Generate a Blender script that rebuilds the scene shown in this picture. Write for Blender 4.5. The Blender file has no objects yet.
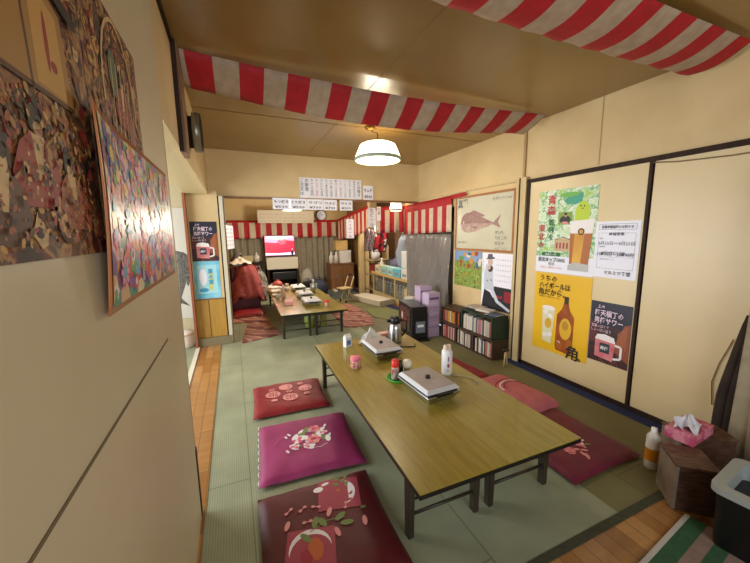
import bpy, bmesh, math, random
from mathutils import Vector, Matrix
random.seed(7)
C = bpy.context.collection
PI = math.pi
R = math.radians

# ------------------------------------------------------------------ materials
def lin(h):
    h = h.lstrip('#')
    o = []
    for i in (0, 2, 4):
        c = int(h[i:i+2], 16) / 255
        o.append(c / 12.92 if c <= .04045 else ((c + .055) / 1.055) ** 2.4)
    return (*o, 1)

MATS = {}
def pm(name, col, rough=.6, metal=0, col2=None, scale=8, stretch=(1, 1, 1), bump=0, detail=4, emit=0, coat=0,
       trans=0, alpha=1, spec=.5, lo=.35, hi=.65, kind='noise'):
    if name in MATS: return MATS[name]
    m = bpy.data.materials.new(name); m.use_nodes = True
    nt = m.node_tree; b = nt.nodes['Principled BSDF']
    b.inputs['Base Color'].default_value = lin(col)
    b.inputs['Roughness'].default_value = rough
    b.inputs['Metallic'].default_value = metal
    b.inputs['Specular IOR Level'].default_value = spec
    b.inputs['Coat Weight'].default_value = coat
    b.inputs['Transmission Weight'].default_value = trans
    b.inputs['Alpha'].default_value = alpha
    if emit:
        b.inputs['Emission Color'].default_value = lin(col2 or col)
        b.inputs['Emission Strength'].default_value = emit
    elif col2 or bump:
        tc = nt.nodes.new('ShaderNodeTexCoord'); mp = nt.nodes.new('ShaderNodeMapping')
        mp.inputs['Scale'].default_value = stretch
        nt.links.new(tc.outputs['Object'], mp.inputs['Vector'])
        if kind == 'noise':
            n = nt.nodes.new('ShaderNodeTexNoise'); n.inputs['Scale'].default_value = scale
            n.inputs['Detail'].default_value = detail; out = n.outputs['Fac']
        elif kind == 'wave':
            n = nt.nodes.new('ShaderNodeTexWave'); n.inputs['Scale'].default_value = scale
            n.inputs['Distortion'].default_value = 1.5; n.inputs['Detail'].default_value = 2; out = n.outputs['Fac']
        else:
            n = nt.nodes.new('ShaderNodeTexVoronoi'); n.inputs['Scale'].default_value = scale; out = n.outputs['Distance']
        nt.links.new(mp.outputs['Vector'], n.inputs['Vector'])
        if col2:
            r = nt.nodes.new('ShaderNodeValToRGB')
            r.color_ramp.elements[0].position = lo; r.color_ramp.elements[0].color = lin(col)
            r.color_ramp.elements[1].position = hi; r.color_ramp.elements[1].color = lin(col2)
            nt.links.new(out, r.inputs['Fac']); nt.links.new(r.outputs['Color'], b.inputs['Base Color'])
        if bump:
            bp = nt.nodes.new('ShaderNodeBump'); bp.inputs['Strength'].default_value = bump
            bp.inputs['Distance'].default_value = .01
            nt.links.new(out, bp.inputs['Height']); nt.links.new(bp.outputs['Normal'], b.inputs['Normal'])
    MATS[name] = m
    return m

def multi_mat(name, cols, scale, stretch=(1, 1, 1), rough=.5, kind='voronoi', dist=0):
    """a printed pattern of several constant colours"""
    if name in MATS: return MATS[name]
    m = bpy.data.materials.new(name); m.use_nodes = True
    nt = m.node_tree; b = nt.nodes['Principled BSDF']; b.inputs['Roughness'].default_value = rough
    tc = nt.nodes.new('ShaderNodeTexCoord'); mp = nt.nodes.new('ShaderNodeMapping'); mp.inputs['Scale'].default_value = stretch
    nt.links.new(tc.outputs['Object'], mp.inputs['Vector'])
    if kind == 'voronoi':
        n = nt.nodes.new('ShaderNodeTexVoronoi'); n.inputs['Scale'].default_value = scale
        sp = nt.nodes.new('ShaderNodeSeparateColor'); nt.links.new(n.outputs['Color'], sp.inputs['Color']); out = sp.outputs['Red']
    else:
        n = nt.nodes.new('ShaderNodeTexNoise'); n.inputs['Scale'].default_value = scale; n.inputs['Detail'].default_value = 3
        n.inputs['Distortion'].default_value = dist
        mr = nt.nodes.new('ShaderNodeMapRange'); mr.inputs['From Min'].default_value = .28; mr.inputs['From Max'].default_value = .72
        nt.links.new(n.outputs['Fac'], mr.inputs['Value']); out = mr.outputs['Result']
    nt.links.new(mp.outputs['Vector'], n.inputs['Vector'])
    r = nt.nodes.new('ShaderNodeValToRGB'); cr = r.color_ramp
    cr.interpolation = 'CONSTANT' if kind == 'voronoi' else 'LINEAR'
    while len(cr.elements) < len(cols): cr.elements.new(.5)
    for i, c in enumerate(cols):
        cr.elements[i].position = i / len(cols); cr.elements[i].color = lin(c)
    nt.links.new(out, r.inputs['Fac']); nt.links.new(r.outputs['Color'], b.inputs['Base Color'])
    MATS[name] = m
    return m

def brick_mat(name, c1, c2, cm, w, h, mortar, rough=.5, rot=0, bump=.2, squash=1, fine=None, coat=0):
    """boards or mats: brick texture in object XY, with an optional fine rib"""
    m = bpy.data.materials.new(name); m.use_nodes = True
    nt = m.node_tree; b = nt.nodes['Principled BSDF']; b.inputs['Roughness'].default_value = rough
    b.inputs['Coat Weight'].default_value = coat
    tc = nt.nodes.new('ShaderNodeTexCoord'); mp = nt.nodes.new('ShaderNodeMapping')
    mp.inputs['Rotation'].default_value = (0, 0, rot)
    nt.links.new(tc.outputs['Object'], mp.inputs['Vector'])
    br = nt.nodes.new('ShaderNodeTexBrick'); br.inputs['Scale'].default_value = 1
    br.inputs['Color1'].default_value = lin(c1); br.inputs['Color2'].default_value = lin(c2); br.inputs['Mortar'].default_value = lin(cm)
    br.inputs['Brick Width'].default_value = w; br.inputs['Row Height'].default_value = h
    br.inputs['Mortar Size'].default_value = mortar; br.inputs['Mortar Smooth'].default_value = .1
    nt.links.new(mp.outputs['Vector'], br.inputs['Vector'])
    col = br.outputs['Color']
    n = nt.nodes.new('ShaderNodeTexNoise'); n.inputs['Scale'].default_value = 3; n.inputs['Detail'].default_value = 6
    mp2 = nt.nodes.new('ShaderNodeMapping'); mp2.inputs['Rotation'].default_value = (0, 0, rot)
    mp2.inputs['Scale'].default_value = (1, 9, 1) if fine is None else (1, 1, 1)
    nt.links.new(tc.outputs['Object'], mp2.inputs['Vector']); nt.links.new(mp2.outputs['Vector'], n.inputs['Vector'])
    mr = nt.nodes.new('ShaderNodeMapRange'); mr.inputs['From Min'].default_value = .3; mr.inputs['From Max'].default_value = .7
    mr.inputs['To Min'].default_value = .8; mr.inputs['To Max'].default_value = 1.12
    nt.links.new(n.outputs['Fac'], mr.inputs['Value'])
    mx = nt.nodes.new('ShaderNodeMix'); mx.data_type = 'RGBA'; mx.blend_type = 'MULTIPLY'; mx.inputs[0].default_value = 1
    nt.links.new(col, mx.inputs[6]); nt.links.new(mr.outputs['Result'], mx.inputs[7]); col = mx.outputs[2]
    h_ = br.outputs['Fac']
    if fine:
        wv = nt.nodes.new('ShaderNodeTexWave'); wv.inputs['Scale'].default_value = fine; wv.bands_direction = 'Y'
        wv.inputs['Distortion'].default_value = .4
        nt.links.new(mp.outputs['Vector'], wv.inputs['Vector'])
        m3 = nt.nodes.new('ShaderNodeMapRange'); m3.inputs['To Min'].default_value = .84; m3.inputs['To Max'].default_value = 1.08
        nt.links.new(wv.outputs['Fac'], m3.inputs['Value'])
        mx2 = nt.nodes.new('ShaderNodeMix'); mx2.data_type = 'RGBA'; mx2.blend_type = 'MULTIPLY'; mx2.inputs[0].default_value = 1
        nt.links.new(col, mx2.inputs[6]); nt.links.new(m3.outputs['Result'], mx2.inputs[7]); col = mx2.outputs[2]
    nt.links.new(col, b.inputs['Base Color'])
    bp = nt.nodes.new('ShaderNodeBump'); bp.inputs['Strength'].default_value = bump; bp.inputs['Distance'].default_value = .004; bp.invert = True
    nt.links.new(h_, bp.inputs['Height']); nt.links.new(bp.outputs['Normal'], b.inputs['Normal'])
    MATS[name] = m
    return m

wall_m = pm('wall_paint', '#d6bd8d', .55, col2='#cbb080', scale=2.5, bump=.03)
wallL_m = pm('left_wall_paint', '#cbbf9f', .42, col2='#c0b291', scale=1.6, bump=.03)
ceil_m = pm('ceiling_paint', '#987840', .25, col2='#8c6d37', scale=1.2, bump=.03)
fus_m = pm('sliding_door_paper', '#dcc79a', .38, col2='#d2bb8c', scale=1.3, bump=.02)
dark_wood = pm('dark_wood', '#24160e', .65, col2='#382317', scale=6, stretch=(12, 12, 1), spec=.25)
brown_wood = pm('brown_wood', '#7a5230', .45, col2='#8d6440', scale=5, stretch=(10, 10, 1))
cream_wood = pm('cream_wood', '#cdb88a', .5, col2='#bda676', scale=5, stretch=(10, 10, 1))
tatami_m = brick_mat('tatami_rush', '#979c7f', '#909579', '#7b8063', 1.74, .87, .004, .62, PI/2, .15, fine=28)
floorwood_m = brick_mat('floor_boards', '#b5854c', '#94632f', '#5a3a1c', .42, .07, .0015, .32, PI/2, .2, coat=.2)
red_m = pm('red_cloth', '#b3131f', .7, col2='#a30f1c', scale=20)
white_cloth = pm('white_cloth', '#d2bfa8', .75, col2='#c7b298', scale=20)
black_p = pm('black_plastic', '#121213', .35)
white_p = pm('white_plastic', '#e6e6e6', .35)
steel = pm('steel', '#b9bcc0', .28, 1)
paper_w = pm('white_paper', '#ececf8', .6)
ink = pm('black_ink', '#1b1a1c', .6)
glass_m = pm('clear_glass', '#e8f0ee', .06, trans=.9, alpha=.35)

# ------------------------------------------------------------------ mesh helpers
class MB:
    def __init__(s): s.v = []; s.f = []; s.m = []; s.mats = []; s.sm = []
    def mi(s, m):
        if m not in s.mats: s.mats.append(m)
        return s.mats.index(m)
    def add(s, vs, fs, m, smooth=False):
        b = len(s.v); s.v += [tuple(v) for v in vs]; k = s.mi(m)
        for f in fs: s.f.append([b + i for i in f]); s.m.append(k); s.sm.append(smooth)
        return s
    def box(s, x0, y0, z0, x1, y1, z1, m, rz=0, c=None):
        vs = [(x, y, z) for z in (z0, z1) for x, y in ((x0, y0), (x1, y0), (x1, y1), (x0, y1))]
        if rz:
            cx, cy = c or ((x0+x1)/2, (y0+y1)/2); ca, sa = math.cos(rz), math.sin(rz)
            vs = [(cx+(x-cx)*ca-(y-cy)*sa, cy+(x-cx)*sa+(y-cy)*ca, z) for x, y, z in vs]
        return s.add(vs, [(0, 3, 2, 1), (4, 5, 6, 7), (0, 1, 5, 4), (1, 2, 6, 5), (2, 3, 7, 6), (3, 0, 4, 7)], m)
    def hexa(s, lo, hi, m):
        """prism with bottom loop lo and top loop hi (same length)"""
        n = len(lo)
        return s.add(list(lo)+list(hi), [tuple(range(n-1, -1, -1)), tuple(range(n, 2*n))] +
                     [(i, (i+1) % n, n+(i+1) % n, n+i) for i in range(n)], m)
    def tube(s, pts, r, m, seg=8, caps=True):
        pts = [Vector(p) for p in pts]; vs = []; n = len(pts)
        rr = r if isinstance(r, (list, tuple)) else [r]*n
        up = Vector((0, 0, 1)); prev = None
        for i, p in enumerate(pts):
            t = (pts[min(i+1, n-1)] - pts[max(i-1, 0)]).normalized()
            a = prev - t*prev.dot(t) if prev else t.cross(up if abs(t.z) < .9 else Vector((1, 0, 0)))
            if a.length < 1e-6: a = t.orthogonal()
            a.normalize(); prev = a; b = t.cross(a)
            vs += [p + (a*math.cos(2*PI*k/seg) + b*math.sin(2*PI*k/seg))*rr[i] for k in range(seg)]
        fs = [(i*seg+k, i*seg+(k+1) % seg, (i+1)*seg+(k+1) % seg, (i+1)*seg+k) for i in range(n-1) for k in range(seg)]
        s.add(vs, fs, m, True)
        if caps:
            b = len(s.v)-len(vs); k = s.mi(m)
            for q in (list(range(b+seg-1, b-1, -1)), list(range(b+(n-1)*seg, b+n*seg))): s.f.append(q); s.m.append(k); s.sm.append(False)
        return s
    def lathe(s, prof, m, seg=24, cx=0, cy=0, sx=1, sy=1):
        """prof: list of (r, z) or (r, z, mat)"""
        for a, b in zip(prof, prof[1:]):
            vs = []; mm = b[2] if len(b) > 2 else m
            for r, z in (a[:2], b[:2]):
                vs += [(cx+sx*r*math.cos(2*PI*k/seg), cy+sy*r*math.sin(2*PI*k/seg), z) for k in range(seg)]
            s.add(vs, [(k, (k+1) % seg, seg+(k+1) % seg, seg+k) for k in range(seg)], mm, True)
        return s
    def grid(s, fn, nu, nv, m, smooth=True, mfn=None):
        vs = [fn(i/nu, j/nv) for j in range(nv+1) for i in range(nu+1)]
        b = len(s.v); s.v += [tuple(v) for v in vs]
        for j in range(nv):
            for i in range(nu):
                q = j*(nu+1)+i
                s.f.append([b+q, b+q+1, b+q+nu+2, b+q+nu+1]); s.m.append(s.mi(mfn(i, j) if mfn else m)); s.sm.append(smooth)
        return s
    def blob(s, c, r, m, seg=12, rings=8, noise=0):
        vs = []
        for j in range(rings+1):
            th = PI*j/rings
            for k in range(seg):
                ph = 2*PI*k/seg; q = 1+noise*(random.random()-.5)
                vs.append((c[0]+r[0]*math.sin(th)*math.cos(ph)*q, c[1]+r[1]*math.sin(th)*math.sin(ph)*q, c[2]+r[2]*math.cos(th)*q))
        s.add(vs, [(j*seg+k, j*seg+(k+1) % seg, (j+1)*seg+(k+1) % seg, (j+1)*seg+k) for j in range(rings) for k in range(seg)], m, True)
        return s
    def build(s, name, parent=None, loc=(0, 0, 0), rz=0, bevel=0, weld=False):
        me = bpy.data.meshes.new(name)
        me.from_pydata(s.v, [], s.f)
        for m in s.mats: me.materials.append(m)
        me.polygons.foreach_set('material_index', s.m); me.polygons.foreach_set('use_smooth', s.sm)
        bm = bmesh.new(); bm.from_mesh(me)
        if weld or any(s.sm): bmesh.ops.remove_doubles(bm, verts=bm.verts, dist=1e-5)
        bmesh.ops.recalc_face_normals(bm, faces=bm.faces)
        bm.to_mesh(me); bm.free(); me.update()
        o = bpy.data.objects.new(name, me); C.objects.link(o)
        o.location = loc; o.rotation_euler = (0, 0, rz); o.parent = parent
        if bevel:
            b = o.modifiers.new('bevel', 'BEVEL'); b.width = bevel; b.segments = 2; b.limit_method = 'ANGLE'
        return o

def tag(o, label=None, cat=None, group=None, kind=None):
    for k, v in (('label', label), ('category', cat), ('group', group), ('kind', kind)):
        if v: o[k] = v
    return o
def empty(name, label, cat, loc=(0, 0, 0), rz=0, group=None):
    o = bpy.data.objects.new(name, None); C.objects.link(o); o.location = loc; o.rotation_euler = (0, 0, rz)
    o.empty_display_size = .05
    return tag(o, label, cat, group)
def struct(o): o['kind'] = 'structure'; return o
def copy_tree(o, parent=None):
    c = o.copy(); C.objects.link(c); c.parent = parent
    for ch in [x for x in C.objects if x.parent == o]: copy_tree(ch, c)
    return c

# ------------------------------------------------------------------ flat print builder: local X right, Z up, facing -Y
_tc = {}
def text_geo(body, bold=False):
    if (body, bold) in _tc: return _tc[(body, bold)]
    cu = bpy.data.curves.new('t', 'FONT'); cu.body = body; cu.size = 1; cu.resolution_u = 1
    if bold: cu.offset = .018
    cu.align_x = 'LEFT'
    ob = bpy.data.objects.new('t', cu); C.objects.link(ob)
    dg = bpy.context.evaluated_depsgraph_get(); me = bpy.data.meshes.new_from_object(ob.evaluated_get(dg))
    vs = [(v.co.x, v.co.y) for v in me.vertices]; fs = [tuple(p.vertices) for p in me.polygons]
    bpy.data.objects.remove(ob); bpy.data.meshes.remove(me); bpy.data.curves.remove(cu)
    _tc[(body, bold)] = (vs, fs)
    return vs, fs

class Art:
    STEP = .0001
    def __init__(s, warp=None, start=1): s.mb = MB(); s.k = 2; s.off = .00025+start*.00035; s.warp = warp or (lambda x, z, d: (x, -d, z))
    def _put(s, pts, faces, m, layer=True):
        if layer: s.k += 1
        s.mb.add([s.warp(x, z, s.off+s.k*s.STEP) for x, z in pts], faces, m)
    def poly(s, pts, m): s._put(pts, [tuple(range(len(pts)))], m)
    def rect(s, x0, z0, x1, z1, m, n=1):
        if n == 1: return s.poly([(x0, z0), (x1, z0), (x1, z1), (x0, z1)], m)
        s._put([(x0+(x1-x0)*i/n, z0+(z1-z0)*j/n) for j in range(n+1) for i in range(n+1)],
               [(j*(n+1)+i, j*(n+1)+i+1, (j+1)*(n+1)+i+1, (j+1)*(n+1)+i) for j in range(n) for i in range(n)], m)
    def ell(s, cx, cz, rx, rz, m, a=0, n=18, a0=0, a1=2*PI, jag=0):
        ca, sa = math.cos(a), math.sin(a); pts = []
        full = abs(a1-a0-2*PI) < 1e-6
        for i in range(n if full else n+1):
            t = a0+(a1-a0)*i/n; q = 1+jag*((i % 2)-.5)
            x, z = rx*math.cos(t)*q, rz*math.sin(t)*q
            pts.append((cx+x*ca-z*sa, cz+x*sa+z*ca))
        if not full: pts.append((cx, cz))
        s.poly(pts, m)
    def line(s, pts, w, m):
        for (x0, z0), (x1, z1) in zip(pts, pts[1:]):
            d = math.hypot(x1-x0, z1-z0) or 1; nx, nz = -(z1-z0)/d*w/2, (x1-x0)/d*w/2
            s._put([(x0-nx, z0-nz), (x1-nx, z1-nz), (x1+nx, z1+nz), (x0+nx, z0+nz)], [(0, 1, 2, 3)], m, False)
    def text(s, body, x, z, size, m, width=None, align='l', bold=False, a=0):
        vs, fs = text_geo(body, bold)
        if not vs: return
        x0 = min(v[0] for v in vs); x1 = max(v[0] for v in vs); sx = size
        if width: sx = width/(x1-x0)
        off = {'l': -x0*sx, 'c': -(x0+x1)/2*sx, 'r': -x1*sx}[align]; ca, sa = math.cos(a), math.sin(a)
        pts = []
        for px, pz in vs:
            qx, qz = px*sx+off, pz*size; pts.append((x+qx*ca-qz*sa, z+qx*sa+qz*ca))
        s._put(pts, fs, m)
    def vtext(s, body, x, z, size, m, bold=False, pitch=1.05):
        for i, ch in enumerate(body): s.text(ch, x, z-size*pitch*(i+1)+size*.15, size, m, align='c', bold=bold)
    def build(s, name, parent): return s.mb.build(name, parent)

def sheet(name, label, cat, w, h, m, loc, rz, group=None, parent=None, thick=.0015):
    """a paper sheet hung flat; its origin is its lower left front corner"""
    o = MB().box(0, -thick*.2, 0, w, thick, h, m).build(name, parent, loc, rz)
    if parent is None: tag(o, label, cat, group)
    return o

XR = 2.59; XL = -.22; ZC = 2.28; YH = 4.35
RW = -PI/2; LW = PI/2

# ------------------------------------------------------------------ camera
cam_d = bpy.data.cameras.new('camera'); cam = bpy.data.objects.new('camera', cam_d); C.objects.link(cam)
cam_d.sensor_width = 36; cam_d.lens = 328.03/750*36; cam_d.clip_start = .02
Rm = Matrix(((0.91804568, -0.06901992, 0.39042077), (-0.39627966, -0.12886017, 0.90904207), (-0.01243233, -0.98925796, -0.14565071)))
cx, cy, cz = Rm.col[0], Rm.col[1], Rm.col[2]
cam.matrix_world = Matrix(((cx[0], -cy[0], -cz[0], 0), (cx[1], -cy[1], -cz[1], 0), (cx[2], -cy[2], -cz[2], 1.3), (0, 0, 0, 1)))
bpy.context.scene.camera = cam

# ------------------------------------------------------------------ the room
FX0, FX1, FY1 = -2.2, 3.6, 8.1
tatami_old = brick_mat('tatami_rush_old', '#75714a', '#6e6a45', '#5f5c3c', 1.9, .9, .004, .62, PI/2, .15, fine=28)
struct(MB().box(-.205, .80, -.05, 1.56, FY1, 0, tatami_m).build('floor'))
struct(MB().box(1.56, .80, -.05, 2.46, FY1, 0, tatami_old).build('floor_8'))
struct(MB().box(-.205, .765, -.05, 2.46, .80, .002, pm('mat_border', '#37392b', .8, col2='#45462f', scale=40)).build('trim_1'))
struct(MB().box(2.46, .765, -.05, XR+.02, FY1, 0.001, pm('blue_carpet', '#1d2750', .85, col2='#232f60', scale=30)).build('floor_2'))
struct(MB().box(-.43, -1.6, -.05, -.205, YH, .004, floorwood_m).build('floor_3'))
struct(MB().box(-.205, -1.6, -.05, 3.6, .765, -.003, floorwood_m).build('floor_4'))
struct(MB().box(-.47, 1.5, -.05, -.43, YH, .012, pm('door_rail_white', '#cfcab8', .5)).build('trim_2'))
struct(MB().box(FX0, -1.6, -.05, -.47, 5, 0, tatami_m).build('floor_5'))
struct(MB().box(2.61, 4.3, -.05, 3.6, FY1, 0, brown_wood).build('floor_6'))
struct(MB().box(-.205, YH-.04, -.05, -.09, FY1, 0, tatami_m).build('floor_7'))
# ceiling with battens at the panel joints
struct(MB().box(FX0, -1.6, ZC, 3.6, FY1, ZC+.1, ceil_m).build('ceiling'))
seam = pm('seam_dark', '#8d7340', .5)
q = MB()
q.box(.93, .0, ZC-.002, .934, YH, ZC, seam)
q.box(XL, 3.02, ZC-.003, XR, 3.026, ZC, seam)
struct(q.build('trim_3'))
# left wall: near panel, then the wall over the opening
struct(MB().box(XL-.04, -1.6, 0, XL, 1.57, ZC, wallL_m).build('wall_left'))
struct(MB().box(XL-.002, .0, .958, XL+.0015, 1.24, .964, pm('crack', '#6f5f45', .8)).build('trim_4'))
struct(MB().box(XL-.045, 1.57, 0, XL+.003, 1.60, .34, dark_wood).box(XL-.042, 1.57, .34, XL+.001, 1.58, 1.76, pm('panel_edge', '#a28c62', .6)).build('trim_5'))
struct(MB().box(XL-.04, 1.57, 1.757, XL, YH+.05, ZC, wall_m).build('wall_left_upper'))
struct(MB().box(-.45, 1.57, 1.757, XL-.04, YH, 1.80, cream_wood).build('trim_6'))
struct(MB().box(-.5, 1.57, 1.80, -.45, YH, ZC, wall_m).build('wall_left_beam'))
struct(MB().box(XL, 2.08, 1.74, XL+.03, 2.24, ZC, brown_wood).box(XL, 2.05, 1.74, XL+.02, 2.075, ZC, dark_wood).build('trim_7'))
struct(MB().box(XL, 1.0, ZC-.025, XL+.012, 2.1, ZC, dark_wood).build('trim_8'))
# little cross wall with the posters at the end of the threshold
struct(MB().box(-.45, 4.25, .55, -.13, 4.29, 1.80, wall_m).build('wall_end'))
yb = pm('yellow_board', '#b98f3e', .5, col2='#ab8033', scale=4, stretch=(14, 14, 1))
struct(MB().box(-.45, 4.245, .10, -.31, 4.285, .55, yb).box(-.30, 4.245, .10, -.13, 4.285, .55, yb)
       .box(-.31, 4.25, .1, -.30, 4.28, .55, brown_wood).box(-.45, 4.24, .55, -.13, 4.285, .565, brown_wood)
       .box(-.45, 4.20, 0, -.09, 4.29, .10, pm('kick_board', '#7d7256', .5)).build('trim_9'))
struct(MB().box(-.135, 4.26, .0, -.115, 4.40, 1.745, dark_wood).box(-.115, 4.24, 0, -.075, 4.42, 1.745, pm('door_edge_white', '#cfc6ae', .4))
       .box(-.075, 4.26, 0, -.06, 4.42, 1.745, pm('door_edge_grey', '#8f8468', .5)).build('trim_10'))
rb = pm('red_brown_post', '#8a4a2c', .5)
struct(MB().box(-.47, 4.16, 0, -.445, 4.25, 1.76, rb).build('trim_11'))
# side room seen through the opening
side_m = pm('side_room_wall', '#b3a684', .7)
struct(MB().box(FX0, 4.6, 0, -.45, 4.65, ZC, side_m).build('wall_side_back'))
struct(MB().box(FX0-.05, -1.6, 0, FX0, 4.65, ZC, side_m).build('wall_side_left'))
# header to the rear room
struct(MB().box(XL, YH, 1.745, XR, YH+.06, ZC, wall_m).build('wall_header'))
struct(MB().box(-.14, YH-.012, 1.735, XR, YH+.07, 1.757, brown_wood).build('trim_12'))
# right wall
struct(MB().box(XR, -1.6, 0, XR+.06, 2.42, ZC, wall_m).build('wall_right'))
struct(MB().box(XR, 2.42, 0, XR+.06, 3.47, ZC, wall_m).box(XR, 3.47, 1.62, XR+.06, 4.75, ZC, wall_m).build('wall_right_far'))
struct(MB().box(XR-.003, 1.70, 1.79, XR, 1.706, ZC, pm('seam_light', '#a98d5c', .6)).build('trim_13'))
rl = MB()
rl.box(XR-.035, -1.6, 1.742, XR, 2.33, 1.774, dark_wood)
rl.box(XR-.03, -1.6, .0, XR, 2.33, .035, dark_wood)
rl.build('trim_14')['kind'] = 'structure'
struct(MB().box(XR-.03, 2.30, 0, XR, 2.33, 1.742, dark_wood).build('trim_15'))
struct(MB().box(XR-.045, 2.335, 0, XR, 2.40, 1.80, cream_wood).box(XR-.05, 2.40, 0, XR, 2.412, 1.80, dark_wood)
       .box(XR-.04, 2.415, 0, XR, 2.455, 1.78, cream_wood).build('trim_16'))
struct(MB().box(XR-.015, 2.385, 1.80, XR, 2.41, ZC, pm('batten', '#a8895a', .5)).build('trim_17'))
struct(MB().box(XR-.02, 2.42, 1.775, XR, 4.35, 1.79, cream_wood).box(XR-.02, 3.2, 1.745, XR, 4.35, 1.755, cream_wood).build('trim_18'))
# sliding doors (posters hang on the far one)
d1 = empty('sliding_door', 'cream sliding door panel with four drink posters pinned to it', 'sliding door', (XR, 1.82, 0))
MB().box(-.022, -.47, .035, -.004, .48, 1.742, fus_m).build('panel', d1)
MB().box(-.026, -.49, .035, -.002, -.47, 1.742, dark_wood).build('frame', d1)
d2 = empty('sliding_door', 'plain cream sliding door panel nearest the brown drape, with nothing on it', 'sliding door', (XR, .82, 0))
MB().box(-.018, -.6, .035, -.004, .50, 1.742, fus_m).build('panel', d2)
wire = MB().tube([(XR-.027, 1.33, 1.735), (XR-.03, 1.2, 1.715), (XR-.03, .95, 1.70), (XR-.03, .6, 1.70)], .004, pm('cable', '#7b6440', .5), 6)
tag(wire.build('cable'), 'thin tan cable sagging under the dark door rail', 'cable')
# rear room shell
struct(MB().box(-.18, YH+.06, 0, -.12, FY1, ZC, pm('rear_left_wall', '#b79a60', .6)).build('wall_rear_left'))
struct(MB().box(-.2, FY1, 0, 3.6, FY1+.05, ZC, pm('rear_wall', '#dcc086', .6)).build('wall_rear_back'))
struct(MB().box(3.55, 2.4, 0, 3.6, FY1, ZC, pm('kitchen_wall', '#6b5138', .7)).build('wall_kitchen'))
struct(MB().box(2.65, 3.4, 0, 3.55, 3.44, ZC, wall_m).build('wall_kitchen_near'))
struct(MB().box(2.72, 6.7, 0, 2.78, FY1, ZC, pm('rear_dark_panel', '#8a6c42', .6)).build('wall_rear_right'))
# wall behind the camera with its window openings
bw = MB()
bw.box(FX0, -1.65, 0, 3.6, -1.6, .7, wall_m); bw.box(FX0, -1.65, 2.0, 3.6, -1.6, ZC, wall_m)
bw.box(FX0, -1.65, .7, -.1, -1.6, 2.0, wall_m); bw.box(1.6, -1.65, .7, 3.6, -1.6, 2.0, wall_m)
struct(bw.build('wall_front'))
struct(MB().box(XR+.06, -1.65, 0, XR+.1, .3, ZC, wall_m).build('wall_right_near'))

shaded_cloth = pm('shaded_white_cloth', '#b59f88', .8, col2='#a8917a', scale=20)  # darker copy of the white cloth; shade under the ceiling put into its colour
# ------------------------------------------------------------------ kohaku banners (red and white stripes)
def banner(name, label, path, stripe, top_m=None, drop=0, group=None, flutter=.004, start=0, nv=5, sub=6, top_h=0, phase=0, bulge=0, wm=None):
    """path(t)->(top, bottom) points; t counts metres"""
    pts_top, pts_bot, L = path
    n = max(2, int(round(L/stripe)))
    mb = MB()
    def fn(u, v):
        a, b = pts_top(u), pts_bot(u)
        p = Vector(a).lerp(Vector(b), v)
        w = math.sin(u*n*PI*1.3)*flutter*v
        d = (Vector(b)-Vector(a)); nrm = Vector((d.y, -d.x, 0)) if abs(d.x)+abs(d.y) > 1e-4 else Vector((0, 1, 0))
        p.y += w; p.x += w*.5; p.z -= bulge*math.sin(PI*v)
        return p
    def mf(i, j):
        if top_h and j < top_h: return red_m
        return red_m if (int((i+phase)//sub)+start) % 2 else (wm or white_cloth)
    mb.grid(fn, n*sub, nv, red_m, True, mf)
    o = mb.build(name); tag(o, label, 'banner', group)
    md = o.modifiers.new('thick', 'SOLIDIFY'); md.thickness = .0015
    return o
def lerp(a, b, t): return a+(b-a)*t
def b1t(u): return (lerp(-.215, 2.50, u), 2.12+.03*math.sin(PI*u), 2.27-.035*math.sin(PI*u))
def b1b(u): return (lerp(-.205, 2.44, u), 2.31, 2.155-.085*math.sin(PI*min(1, u*1.05))+.0*u)
banner('striped_banner', 'red and white striped cloth slung across the ceiling in front of the pendant lamp', (b1t, b1b, 2.7), .135, start=0, phase=4, bulge=.012, sub=6, wm=shaded_cloth)
def b2t(u): x = lerp(-.215, 2.54, u); return (x, .93+.0*u, 2.262-.02*math.sin(PI*u))
def b2b(u): x = lerp(-.205, 2.50, u); return (x, 1.17+.02*math.sin(PI*u), 2.185-.012*math.sin(PI*u))
banner('striped_banner', 'red and white striped cloth slung across the ceiling nearest the viewer', (b2t, b2b, 2.7), .13, start=1, bulge=.03, nv=10, wm=shaded_cloth)
# rear room runs
def straight(p0, p1, zt0, zt1, h, wav=0):
    def t(u): return (lerp(p0[0], p1[0], u), lerp(p0[1], p1[1], u), lerp(zt0, zt1, u)-wav*math.sin(PI*u))
    def b(u): x, y, z = t(u); return (x, y, z-h)
    return t, b, math.hypot(p1[0]-p0[0], p1[1]-p0[1])
banner('striped_banner', 'striped red and white curtain across the back wall above the television', straight((-.1, 7.86), (2.35, 7.86), 1.61, 1.63, .40), .115, top_h=1, nv=8, flutter=.02)
banner('striped_banner', 'striped red and white curtain rising along the right of the rear room', straight((2.36, 7.8), (2.45, 6.0), 1.64, 1.83, .50), .10, top_h=1, nv=8, flutter=.03, start=1)
banner('striped_banner', 'striped red and white curtain hanging just behind the header above the serving counter', straight((2.17, 5.0), (2.78, 4.85), 1.72, 1.74, .42), .075, top_h=1, nv=8, flutter=.02)
banner('striped_banner', 'striped red and white curtain on the right wall beside the framed red fish', straight((XR-.03, 4.72), (XR-.03, 3.49), 1.725, 1.758, .45), .105, top_h=2, nv=8, flutter=.02, start=1)

hb = MB().grid(lambda u, v: (XR-.03+.004*math.sin(u*20), lerp(3.49, 3.22, u), lerp(1.76+.006*u, 1.71+.02*u, v)), 10, 3, red_m).build('striped_banner_tail'); hb.modifiers.new('t', 'SOLIDIFY').thickness = .002
hb.parent = [x for x in C.objects if x.name == 'striped_banner.005'][0]; hb.name = 'red_heading'
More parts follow.
